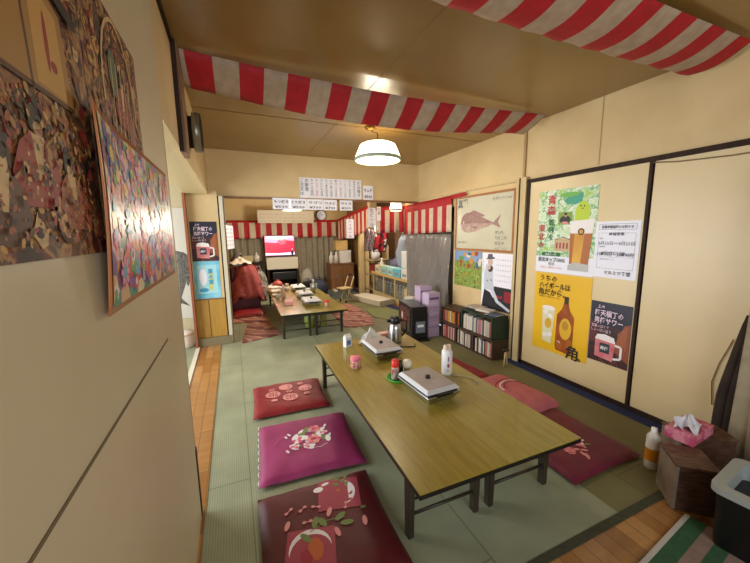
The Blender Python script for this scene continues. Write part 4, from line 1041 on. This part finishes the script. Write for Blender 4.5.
def clutter(name, label, cat, loc, size, col, rz=0, kind='box', m=None):
    if loc[2] > .01: loc = (loc[0], loc[1], loc[2]+.0015)
    mm = m or pm('cl_'+col, '#'+col, .6, bump=.05, scale=14)
    mb = MB(); w, d, h = size
    t = empty(name, label, cat, loc, rz)
    if kind == 'box':
        MB().box(-w/2, -d/2, 0, w/2, d/2, h*.94, mm).build('carton', t, bevel=.004)
        MB().box(-w/2-.002, -d/2-.002, h*.86, w/2+.002, d/2+.002, h, mm).build('lid', t, bevel=.003)
    elif kind == 'bottle':
        MB().lathe([(0, 0), (w/2, 0), (w/2, h*.6), (w*.2, h*.78), (w*.18, h*.9)], mm, 14).build('body', t)
        MB().lathe([(w*.2, h*.88), (w*.2, h), (0, h)], white_p, 12).build('cap', t)
    elif kind == 'bag':
        r = random.Random(label); mb.blob((0, 0, h*.45), (w/2, d/2, h*.5), mm, 14, 9, .16)
        mb.v = [(x, y, max(0, z)) for x, y, z in mb.v]; mb.build('body', t)
        MB().tube([(-w*.15, 0, h*.85), (-w*.1, 0, h*1.05), (w*.1, 0, h*1.05), (w*.15, 0, h*.85)], .008, mm, 6).build('handle', t)
    return t
clutter('tea_box', 'cream box on the sideboard left of the television', 'box', (.28, 7.65, .71), (.2, .15, .14), 'c9b98a')
clutter('white_jar', 'white jar among things on the rear sideboard', 'jar', (.46, 7.62, .71), (.12, .1, .2), 'd8d4c6', 0, 'bottle')
clutter('green_bottle', 'dark green bottle on the rear sideboard beside the cream box', 'bottle', (.14, 7.66, .71), (.08, .1, .2), '3c4a30', 0, 'bottle')
# grey curtains behind
cur = pm('grey_curtain', '#a39a86', .8, col2='#988e79', scale=14)
def curtain(name, label, x0, x1, y, z0, z1, m, amp=.03, k=9, along='x'):
    L = x1-x0
    def fn(u, v):
        c = amp*math.sin(u*L*k*2*PI/1.0)+amp*.4*math.sin(u*L*23+v*2)
        return (x0+u*L, y+c, lerp(z1, z0, v)) if along == 'x' else (y+c, x0+u*L, lerp(z1, z0, v))
    o = MB().grid(fn, int(60*max(1, abs(L))), 8, m).build(name); o.modifiers.new('t', 'SOLIDIFY').thickness = .002
    return tag(o, label, 'curtain')
curtain('grey_curtain', 'grey drawn curtain on the back wall right of the television', 1.34, 2.62, 7.98, .12, 1.45, cur, k=7)
curtain('grey_curtain', 'grey drawn curtain on the back wall left of the television', -.05, .62, 7.99, .62, 1.4, cur, k=7)
clutter('folded_bag', 'pale grey bag at the foot of the back curtain', 'bag', (1.52, 7.5, 0), (.3, .25, .55), 'a59f94', 0, 'bag')
# wooden cupboard
t = empty('wooden_cupboard', 'brown wooden cupboard in the rear right corner', 'cupboard', (2.02, 7.25, 0))
MB().box(0, 0, 0, .56, .4, .60, pm('cupboard_wood', '#7d5634', .5, col2='#6c4828', scale=5, stretch=(10, 10, 1))).build('body', t, bevel=.004)
for x_ in (.02, .29):
    dd = MB().box(x_, -.012, .04, x_+.25, 0, .56, brown_wood).build('door', t); MB().box(x_+.11, -.024, .3, x_+.14, -.012, .36, steel).build('handle', dd)
MB().box(-.01, -.02, .60, .57, .41, .62, brown_wood).build('top_board', t)
clutter('cream_box', 'square cream box topmost on the brown cupboard', 'box', (2.33, 7.45, .92), (.28, .2, .22), 'c9a868')
for i, (x, lb) in enumerate(((2.08, 'leftmost white bottle on the brown cupboard'), (2.20, 'second white bottle on the brown cupboard'))): clutter('white_bottle', lb, 'bottle', (x, 7.4, .62), (.1, .1, .26), 'd6d4d0', 0, 'bottle')
clutter('white_carton', 'stack of white cartons under the cream box on the brown cupboard', 'box', (2.41, 7.45, .62), (.28, .2, .29), 'cfccc6')
tag(MB().box(2.02, 7.0, 0, 2.10, 7.2, .05, pm('paper_pale', '#cfc9bd', .6)).build('floor_pack', bevel=.005), 'little pale pack on the floor before the brown cupboard', 'pack')
# wooden pillar strip and shelf tower
struct(MB().box(2.50, 6.62, 0, 2.60, 6.72, 1.3, cream_wood).build('trim_19'))
t = empty('shelf_rack', 'pale shelf rack crammed with goods by the serving counter', 'shelf', (2.62, 6.45, 0))
MB().box(0, 0, 0, .02, .3, 1.05, cream_wood).build('upright', t); MB().box(.46, 0, 0, .48, .3, 1.05, cream_wood).build('upright', t)
for z in (.1, .42, .72, 1.03): MB().box(0, 0, z, .48, .3, z+.02, cream_wood).build('shelf_board', t)
clutter('electric_kettle', 'white round electric kettle on the pale shelf rack', 'kettle', (2.80, 6.5, .74), (.22, .2, .24), 'd4d0cc', 0, 'bag')
clutter('cream_tin', 'cream tin on the top board of the pale shelf rack', 'tin', (2.95, 6.5, 1.05), (.2, .16, .18), 'cbb27a')
clutter('white_tin', 'white tin beside the cream one on the rack top', 'tin', (2.74, 6.5, 1.05), (.16, .16, .2), 'cfc4ae')
clutter('red_box', 'dull red box on the second board of the shelf rack', 'box', (2.76, 6.6, .44), (.2, .18, .2), '8f3a34')
clutter('cream_carton', 'cream carton next to the dull red box', 'box', (2.97, 6.6, .44), (.2, .18, .24), 'c8ba92')
# hanging red cloths (happi coats)
hp = multi_mat('happi_print', ['#a3141e', '#b8202a', '#d9c8b8', '#a3141e', '#8c101a', '#3a2a30'], 18, rough=.8)
def hang(label, x0, x1, y, z0, z1, m, name='hanging_cloth'):
    def fn(u, v): return (lerp(x0, x1, u)+.02*math.sin(v*5), y+.02*math.sin(u*14), lerp(z1, z0, v)-.06*u*(1-v))
    o = MB().grid(fn, 20, 12, m).build(name); o.modifiers.new('t', 'SOLIDIFY').thickness = .002; tag(o, label, 'cloth')
hang('red printed cloth hanging from the curtain corner over the counter end', 2.2, 2.46, 5.15, .98, 1.42, hp)
hang('dark patterned cloth hanging beside the red one', 2.06, 2.22, 5.2, 1.0, 1.40, pm('dark_pattern', '#5a4a4e', .8, col2='#a08a86', scale=40))
# serving counter
t = empty('serving_counter', 'low cream serving counter with a glass-fronted case along the right rear side', 'counter', (2.70, 4.86, 0))
crm = pm('counter_cream', '#c7b583', .5)
MB().box(0, 0, 0, .5, 1.55, .10, crm).build('plinth', t)
MB().box(.09, .02, .10, .5, 1.53, .46, pm('case_inside', '#5f5542', .7)).build('body', t)
MB().box(-.03, -.02, .46, .52, 1.57, .50, pm('counter_top', '#c9a76a', .4)).build('worktop', t)
for y in (.0, .5, 1.0, 1.5): MB().box(.0, y, .10, .018, y+.03, .46, crm).build('post', t)
MB().box(.012, .05, .10, .018, 1.5, .46, glass_m).build('glass_front', t)
gcols = ['9fa8a6', 'b8a88c', '7d8fa0', 'c2bba6', '8a6a58', 'a8b4b8', '5f7f8f', 'cabf9a']
for i in range(11):
    y = 4.97+i*.128; c = gcols[i % 8]
    lathe_thing('glass_jar', 'x', 'jar', (2.745, y, .1015), ([(0, 0), (.022, 0), (.022, .2), (.012, .24)], pm('g_'+c, '#'+c, .3)), ([(.013, .238), (.013, .26), (0, .262)], white_p), group='bottles inside the counter case')['label'] = 'bottle standing in the glass case of the serving counter'
cb = [((2.80, 4.98), 'white box with grey writing at the near end of the counter', 'd3cfc6', (.22, .24, .17)), ((2.78, 5.27), 'sky blue box second along the counter', '5fb4c8', (.18, .26, .15)), ((2.78, 5.55), 'pale aqua box third along the counter', '9fc8c0', (.18, .25, .15)),
      ((2.78, 5.83), 'mint green box fourth along the counter', '8fc0b4', (.18, .25, .15)), ((2.78, 6.12), 'cream box at the far end of the counter', 'c9c09a', (.18, .26, .15))]
for (x, y), lb, c, sz in cb:
    t2 = clutter('goods_box', lb, 'box', (x, y, .50), sz, c)
    a = Art(lambda x, z, d: (-sz[0]/2-.002-d, -x, z)); a.rect(-.08, .04, .08, .09, pm('box_print', '#8a8f90', .6)); a.build('print', t2)
clutter('white_dispenser', 'tall white dispenser standing behind the boxes on the counter', 'dispenser', (2.98, 5.36, .50), (.18, .2, .46), 'd4d3cf')
clutter('blue_bag', 'bluish grey plastic bag heaped behind the dispenser', 'bag', (3.07, 5.66, .50), (.34, .34, .78), '8d9aa8', 0, 'bag')
clutter('violet_bag', 'dull violet bag among the goods on the counter', 'bag', (3.07, 6.0, .50), (.28, .3, .3), '5f5a72', 0, 'bag')
clutter('dark_bag', 'dark bag behind the mint box on the counter', 'bag', (3.07, 6.28, .50), (.26, .22, .26), '33302e', 0, 'bag')
clutter('white_cup', 'small white canister behind the cream counter box', 'canister', (2.88, 6.33, .50), (.1, .1, .28), 'd0c8b8', 0, 'bottle')
curtain('dark_curtain', 'dark brown kitchen curtain behind the counter', 4.9, 6.6, 3.3, .3, 1.9, pm('kitchen_curtain', '#5a3f26', .85), k=5, along='y')
t = empty('framed_card', 'small cream framed card leaning on the counter end', 'card', (2.63, 4.86, .0), R(-80))
MB().box(0, 0, .0, .2, .015, .36, crm).build('frame', t); a = Art(); a.ell(.1, .24, .04, .06, gold, n=12); a.rect(.04, .05, .16, .12, foam); a.build('picture', t)
clutter('label_card_box', 'white printed box on the floor left of the lilac display boxes', 'box', (2.42, 4.27, 0), (.16, .12, .34), 'cfcabc', R(-60))
# small folding chair / walker
t = empty('folding_stool', 'small pale folding stool frame standing on the rear mats', 'stool', (1.88, 5.80, 0), R(15)); t.scale = (.78, .78, .9)
pw = pm('pale_wood', '#c3ad82', .5)
MB().tube([(.02, 0, .02), (.26, 0, .55)], .014, pw, 8).tube([(.02, .25, .02), (.26, .25, .55)], .014, pw, 8).build('leg', t)
MB().tube([(.24, 0, .02), (.08, 0, .30)], .012, pw, 8).tube([(.24, .25, .02), (.08, .25, .30)], .012, pw, 8).build('leg', t)
MB().box(-.08, -.02, .29, .20, .27, .315, pw).build('seat', t, bevel=.005)
MB().tube([(.26, 0, .55), (.27, .125, .58), (.26, .25, .55)], .013, black_p, 8).build('handle', t)
for y in (0, .25): MB().blob((.02, y, .03), (.03, .015, .03), black_p, 10, 6).build('wheel', t)
# flat white box, mats and rugs
t = empty('flat_box', 'flat off-white box lying on the floor before the counter', 'box', (2.38, 5.68, 0), R(16))
MB().box(-.17, -.42, 0, .17, .42, .085, pm('flat_white', '#cfc4ae', .6)).build('carton', t, bevel=.005); MB().box(-.175, -.425, .07, .175, .425, .1, pm('flat_lid', '#d3c9b6', .6)).build('lid', t)
def flat_poly(name, label, cat, pts, z, m, h=.012):
    o = MB().hexa([(x, y, z) for x, y in pts], [(x, y, z+h) for x, y in pts], m).build(name); return tag(o, label, cat)
flat_poly('green_mat', 'plain olive green mat on the floor left of the black heater', 'mat', [(1.94, 4.62), (2.15, 4.2), (2.5, 4.75), (2.42, 5.0), (2.04, 5.2)], .0, pm('olive_mat', '#7f8350', .8, col2='#767a48', scale=20), .012)
flat_poly('grey_mat', 'dark grey-green mat on the floor before the brown cupboard', 'mat', [(1.7, 6.3), (2.3, 6.2), (2.42, 6.95), (1.85, 7.2)], 0, pm('greygreen_mat', '#4c5650', .85, col2='#434c48', scale=20), .01)
def rug_mat(name, rot):
    m = pm(name, '#b9937e', .85, col2='#7a3c36', scale=1.7, stretch=(1, 1, 1), kind='wave', lo=.6, hi=.85)
    nt = m.node_tree; wv = [n for n in nt.nodes if n.type == 'TEX_WAVE'][0]; wv.inputs['Distortion'].default_value = 5; wv.inputs['Detail'].default_value = 3; wv.inputs['Detail Scale'].default_value = 2; wv.bands_direction = 'DIAGONAL'
    cr = [n for n in nt.nodes if n.type == 'VALTORGB'][0].color_ramp; e = cr.elements.new(.25); e.color = lin('#c0a68c'); cr.elements[0].color = lin('#9a5f54'); cr.elements[0].position = .08
    return m
rm = rug_mat('rug_stripes', 0)
flat_poly('patterned_rug', 'pinkish patterned rug beside the near left corner of the rear table', 'rug', [(.02, 4.14), (.50, 4.30), (.42, 5.02), (.12, 5.05)], 0, rm, .014)
flat_poly('patterned_rug', 'pinkish patterned rug in front of the red chair', 'rug', [(-.09, 5.15), (.43, 5.08), (.43, 5.82), (-.09, 5.83)], 0, rm, .014)
flat_poly('patterned_rug', 'pinkish striped rug on the counter side of the rear table', 'rug', [(1.36, 4.2), (1.76, 4.2), (1.90, 4.5), (1.96, 5.4), (1.86, 5.66), (1.5, 6.0), (1.42, 5.2)], 0, rm, .011)
# red chair with cloths
rv = pm('red_vinyl', '#6e1116', .4, col2='#5d0d12', scale=6)
t = empty('red_armchair', 'dark red armchair on the left of the rear room', 'chair', (-.08, 5.85, 0))
MB().box(0, .05, 0, .46, .55, .24, rv).build('base', t, bevel=.02); MB().box(.0, .0, .24, .46, .5, .36, rv).build('seat', t, bevel=.03)
MB().box(-.01, .42, .2, .47, .62, .74, rv).build('backrest', t, bevel=.04); MB().box(0, .0, .2, .08, .5, .52, rv).build('armrest', t, bevel=.03); MB().box(.40, .0, .2, .48, .5, .50, rv).build('armrest', t, bevel=.03)
def drape(name, label, loc, w, l, h, m, seed):
    r = random.Random(seed); p = [r.random()*6 for _ in range(6)]
    def fn(u, v):
        x, y = (u-.5)*w, (v-.5)*l; e = 1-(2*abs(u-.5))**3
        z = h*e*(1-.35*abs(v-.6))*min(1, .15+v/.3)+.025*math.sin(u*13+p[0])*math.cos(v*9+p[1])+.02*math.sin(u*23+v*11+p[2])
        return (x+.01*math.sin(v*17), y, max(.005, z))
    o = MB().grid(fn, 24, 24, m).build(name, None, loc); o.modifiers.new('t', 'SOLIDIFY').thickness = .004; tag(o, label, 'blanket')
drape('red_blanket', 'rumpled dark red blanket heaped over the red armchair', (.19, 6.10, .20), .54, .84, .60, pm('blanket_red', '#7c2a2e', .8, col2='#94403e', scale=16), 3)
crumple('white_towel', 'crumpled white towel thrown on the red blanket', 'towel', (.08, 6.2, .80), (.15, .18, .10), pm('towel_white', '#d3c6b8', .85), .3, 8)
zabuton('shiny red cushion on the floor before the red armchair', (.16, 5.62), .46, .42, R(4), pm('red_satin', '#8f1c24', .35), h=.09)
clutter('patterned_bag', 'grey patterned round bag between the armchair and the rear table', 'bag', (.42, 6.75, .0), (.34, .3, .66), '6f675c', 0, 'bag', multi_mat('bag_pattern', ['#5a5048', '#8a8478', '#b5ada0', '#6a4a44', '#8c9088'], 24, rough=.8))
clutter('grey_bundle', 'dark grey bundle behind the white towel', 'bag', (.03, 6.9, 0), (.26, .25, .98), '4a4a4c', 0, 'bag')
# rear table items
clutter('pink_tissue', 'pink tissue box on the near left of the rear table', 'box', (.66, 4.58, .34), (.11, .2, .05), 'c98a80', R(-8))
clutter('clear_bottle', 'slender pinkish bottle on the rear table', 'bottle', (.64, 4.95, .34), (.06, .06, .22), 'c4a598', 0, 'bottle')
lathe_thing('red_shaker', 'small red-capped shaker at the front of the rear table', 'shaker', (1.10, 4.20, .34), ([(0, 0), (.03, 0), (.028, .06)], pm('shaker_body', '#c9a58c', .4)), ([(.03, .058), (.03, .085), (0, .09)], redcap))
clutter('rose_pot', 'rose-coloured pot toward the back of the rear table', 'pot', (.70, 6.1, .34), (.18, .18, .14), 'b0524a', 0, 'bag')
clutter('steel_flask', 'small steel flask on the rear table behind the lids', 'flask', (1.17, 5.3, .34), (.09, .09, .22), '9a9c9c', 0, 'bottle', steel)
clutter('blue_cup', 'blue-white cup at the right of the rear table', 'cup', (1.24, 5.6, .34), (.1, .1, .1), 'a8b8c4')
clutter('white_parcel', 'white parcel among dishes at the far end of the rear table', 'parcel', (.60, 5.8, .34), (.2, .2, .07), 'd4cdc4', .4)
clutter('cream_parcel', 'cream bundle near the far left corner of the rear table', 'parcel', (.60, 5.52, .34), (.16, .22, .05), 'cbbfae', .1)
def dish(label, x, y, r, c):
    o = MB().lathe([(0, 0), (r*.5, 0), (r, .025), (r*.97, .028), (r*.5, .006), (0, .006)], pm('dish_'+c, '#'+c, .3), 20).build('dish', None, (x, y, .34)); tag(o, label, 'dish')
dish('pale dish beside the deepest white-lidded grill', .58, 5.28, .07, 'd8d2c8'); dish('brownish dish before the rose pot', .79, 5.90, .06, '8c6a58'); dish('white saucer near the steel flask', 1.14, 5.62, .06, 'dadada')
for i, (x, y) in enumerate(((.56, 6.05), (.86, 6.1), (.72, 5.68), (.80, 5.70), (.64, 5.38), (.57, 5.05), (.75, 6.22), (.62, 6.2))):
    lathe_thing('small_cup', 'small pale cup in the crowd at the far end of the rear table', 'cup', (x, y, .341), ([(0, 0), (.028, 0), (.036, .065), (.032, .065), (.026, .01), (0, .01)], pm('cup_%d' % (i % 3), ['#d8d0c4', '#b9a090', '#c9ccd0'][i % 3], .35)), group='cups at the far end of the rear table')
clutter('black_bag', 'black rounded bag lying on the far right corner of the rear table', 'bag', (1.19, 5.84, .34), (.19, .14, .17), '141416', 0, 'bag')
clutter('navy_bag', 'dark navy bag on the floor past the rear table corner', 'bag', (1.55, 6.6, 0), (.46, .34, .40), '22283a', 0, 'bag')
clutter('steel_bottle', 'steel grey bottle on the floor beside the navy bag', 'bottle', (1.38, 6.12, 0), (.16, .16, .36), '8f9294', 0, 'bottle')
clutter('white_pack', 'white pack on the floor beside the rear table corner', 'pack', (1.55, 6.3, 0), (.24, .2, .1), 'cfd2d4', .2)
t = empty('lime_bucket', 'lime green bucket under the rear table', 'bucket', (.93, 4.5, 0))
MB().lathe([(0, .0), (.07, 0), (.095, .2), (.09, .2), (.066, .01), (0, .01)], pm('lime', '#8f9e3a', .5), 20).build('body', t)
MB().tube([(-.093, 0, .19), (-.06, -.09, .17), (0, -.12, .16), (.06, -.09, .17), (.093, 0, .19)], .004, white_p, 6).build('handle', t)
tag(MB().hexa([(1.08, 4.45, 0), (1.16, 4.45, 0), (1.16, 4.53, 0), (1.08, 4.53, 0)], [(1.085, 4.455, .28), (1.155, 4.455, .28), (1.155, 4.525, .28), (1.085, 4.525, .28)], pm('olive_post', '#7f7a34', .5)).build('wooden_block', bevel=.006), 'upright olive wooden block next to the lime bucket', 'block')

# ------------------------------------------------------------------ near right corner
crw = pm('crate_wood', '#3b2318', .55, col2='#5d4030', scale=7, stretch=(3, 3, 12))
crt = pm('crate_top', '#4a2f20', .4, col2='#7a5a44', scale=9, stretch=(2, 8, 1), lo=.45, hi=.75)
def crate(label, loc, rz, w, d, h):
    t = empty('wooden_crate', label, 'crate', loc, rz)
    MB().box(0, 0, 0, .014, d, h-.012, pm('crate_side', '#8d8172', .6, col2='#6b5a4a', scale=9)).build('side_panel', t); MB().box(w-.014, 0, 0, w, d, h-.012, crw).build('side_panel', t)
    MB().box(.014, .0, 0, w-.014, .014, h-.012, crw).build('front_panel', t); MB().box(.014, d-.014, 0, w-.014, d, h-.012, crw).build('rear_panel', t)
    MB().box(-.004, -.006, h-.012, w+.004, d+.004, h, crt).build('top_board', t, bevel=.002)
crate('worn dark wooden crate carrying the pink tissue box', (1.81, .716, 0), R(-45), .155, .17, .23)
crate('second dark wooden box behind the crate, against the brown drape', (2.085, .825, 0), R(-32), .26, .13, .23)
t = empty('tissue_box', 'pink floral tissue box with a white tissue standing out', 'tissue box', (2.13, .812, .2305), R(4))
pkb = pm('tissue_pink', '#b84a6a', .5, col2='#d9899c', scale=22, lo=.45, hi=.6)
MB().box(-.115, -.06, 0, .115, .06, .055, pkb).build('carton', t, bevel=.003)
crumple('tissue', '', '', (-.02, .0, .055), (.06, .045, .06), pm('tissue_white', '#dcd9e2', .8), .2, 5, parent=t)
mb = MB().grid(lambda u, v: ((u-.5)*.16-.03*v-.02, .02*math.sin(u*6)+.03*(v-.5), .056+.055*v*(1-.6*abs(u-.35))), 12, 8, pm('tissue_white', '#dcd9e2', .8)); mb.build('tissue', t)
# sanitiser bottle
t = empty('pump_bottle', 'white-labelled bottle of orange liquid beside the crate', 'bottle', (2.035, .915, 0), R(-30))
MB().lathe([(0, 0), (.028, 0), (.03, .01), (.03, .09)], pm('clear_liquid', '#b5b0a6', .2), 20).build('base', t)
MB().lathe([(.0305, .05), (.0305, .12)], pm('orange_liquid', '#c07818', .25), 20).build('band', t)
MB().lathe([(.03, .12), (.03, .185), (.018, .205), (.014, .21)], pm('label_white', '#d5d0c4', .4), 20).build('label_wrap', t)
MB().lathe([(.014, .208), (.014, .235), (0, .237)], white_p, 12).build('pump', t)
# striped mat
t = empty('striped_mat', 'green and pink striped mat on the wood floor', 'mat', (0, 0, 0), 0)
gs = pm('mat_green', '#2f5a3a', .85, col2='#295034', scale=30); ps = pm('mat_pink', '#8a7468', .85, col2='#7d695e', scale=30); ws = pm('mat_edge', '#b9b6ae', .8)
mb = MB(); yy = [0, -.018, -.075, -.12, -.165, -.21, -.255, -.30, -.345, -.39, -.435]; ms = [ws, gs, ps, gs, ps, gs, ps, gs, ps, gs]
ca, sa = math.cos(R(6.5)), math.sin(R(6.5))
for i, m in enumerate(ms):
    P = lambda x, y: (1.85+(x)*ca-(y)*sa, .672+(x)*sa+(y)*ca)
    c = [P(-1.1, yy[i+1]), P(-.02, yy[i+1]), P(-.02, yy[i]), P(-1.1, yy[i])]
    mb.hexa([(x, y, 0) for x, y in c], [(x, y, .006) for x, y in c], m)
mb.build('weave', t)
# bin
t = empty('waste_bin', 'black bin with a grey-white rim at the lower right corner', 'bin', (1.735, .56, 0), R(6))
def rr(w, d, z, r, ox=0, oy=0):
    pts = []
    for cx_, cy_, a0 in ((w-r, -r, 0), (r, -r, PI/2), (r, -d+r, PI), (w-r, -d+r, 3*PI/2)):
        for k in range(5): an = a0+k*PI/8; pts.append((ox+cx_+r*math.cos(an), oy+cy_+r*math.sin(an), z))
    return pts
bb = MB(); A, B_ = rr(.27, .30, .0065, .03, .01, -.01), rr(.30, .33, .25, .03); n_ = len(A)
bb.add(A+B_, [tuple(range(n_-1, -1, -1))]+[(i, (i+1) % n_, n_+(i+1) % n_, n_+i) for i in range(n_)], black_p); bb.build('body', t)
O, O2, I2, I = rr(.33, .36, .245, .04, -.015, .015), rr(.33, .36, .27, .04, -.015, .015), rr(.25, .28, .272, .02, .025, -.025), rr(.25, .28, .2, .02, .025, -.025)
rim = MB(); n_ = len(O)
rim.add(O+O2+I2+I, [(a_*n_+i, a_*n_+(i+1) % n_, (a_+1)*n_+(i+1) % n_, (a_+1)*n_+i) for a_ in range(3) for i in range(n_)], pm('bin_rim', '#9aa09c', .4)); rim.build('rim', t)
MB().add(I, [tuple(range(n_))], black_p).build('liner', t)
MB().box(.10, -.36, .12, .2, -.31, .16, pm('bin_tag', '#b08a5a', .6)).build('paper_tag', t)
# drapes on the right
bd = pm('brown_drape', '#33241a', .85, col2='#241811', scale=10)
def drape_r(u, v):
    z = lerp(.84, 0.0, v); wdt = .035+.19*v**1.2
    y = .80+.0*v; a_ = (u-.5)
    yl = .765+.075*min(1, v*1.9)**.8
    return (2.49+.012*math.sin(u*16+v*3), lerp(yl, .74, u), z)
o = MB().grid(drape_r, 24, 14, bd).build('brown_drape'); o.modifiers.new('t', 'SOLIDIFY').thickness = .02; tag(o, 'dark brown drape narrowing upward beside the plain sliding door', 'drape')
tc = pm('tan_curtain', '#9d927a', .85, col2='#8d8269', scale=12)
def tan_c(u, v):
    z = lerp(1.6, .05, v)
    return (lerp(2.46-.04*v**1.5, 2.34, u)+.0, lerp(.75, .45, u)+.018*math.sin(u*26+v), z)
o = MB().grid(tan_c, 40, 12, tc).build('tan_curtain'); o.modifiers.new('t', 'SOLIDIFY').thickness = .002; tag(o, 'tan curtain in long folds at the right edge', 'curtain')
tag(MB().tube([(XR-.027, .84, .68), (XR-.027, .885, .52), (XR-.027, .905, .40), (XR-.027, .89, .26)], .003, pm('cable', '#7b6440', .5), 6).build('cable'), 'thin loop of cable hanging beside the brown drape', 'cable')

# ------------------------------------------------------------------ light
def area(name, loc, rot, sx, sy, e, col):
    d = bpy.data.lights.new(name, 'AREA'); d.shape = 'RECTANGLE'; d.size = sx; d.size_y = sy; d.energy = e; d.color = col
    o = bpy.data.objects.new(name, d); C.objects.link(o); o.location = loc; o.rotation_euler = rot; return o
def point(name, loc, e, col, r=.1):
    d = bpy.data.lights.new(name, 'POINT'); d.energy = e; d.color = col; d.shadow_soft_size = r
    o = bpy.data.objects.new(name, d); C.objects.link(o); o.location = loc; return o
area('window_daylight', (.75, -1.7, 1.35), (R(90), 0, 0), 1.7, 1.3, 25, (.84, .92, 1))
area('side_room_daylight', (-2.1, 2.9, 1.15), (0, R(-90), 0), 1.8, 2.6, 85, (.90, .95, 1))
area('rear_room_daylight', (3.4, 7.0, 1.5), (0, R(90), 0), .8, .8, 6, (1, .95, .88))
point('pendant_bulb', (1.325, 2.98, 1.93), 17, (1, .87, .66), .12)
point('rear_bulb', (1.0, 6.0, 1.5), 38, (1, .90, .74), .12)
point('counter_bulb', (2.25, 5.15, 1.45), 7, (1, .94, .84), .08)
point('kitchen_bulb', (3.0, 5.9, 1.9), 26, (1, .93, .82), .1)
w = bpy.data.worlds.new('world'); bpy.context.scene.world = w; w.use_nodes = True
bg = w.node_tree.nodes['Background']; bg.inputs['Color'].default_value = (.75, .87, 1, 1); bg.inputs['Strength'].default_value = .6
sc = bpy.context.scene
sc.view_settings.view_transform = 'Standard'; sc.view_settings.look = 'None'; sc.view_settings.gamma = 1; sc.view_settings.exposure = 0.68
sc.view_settings.use_curve_mapping = False
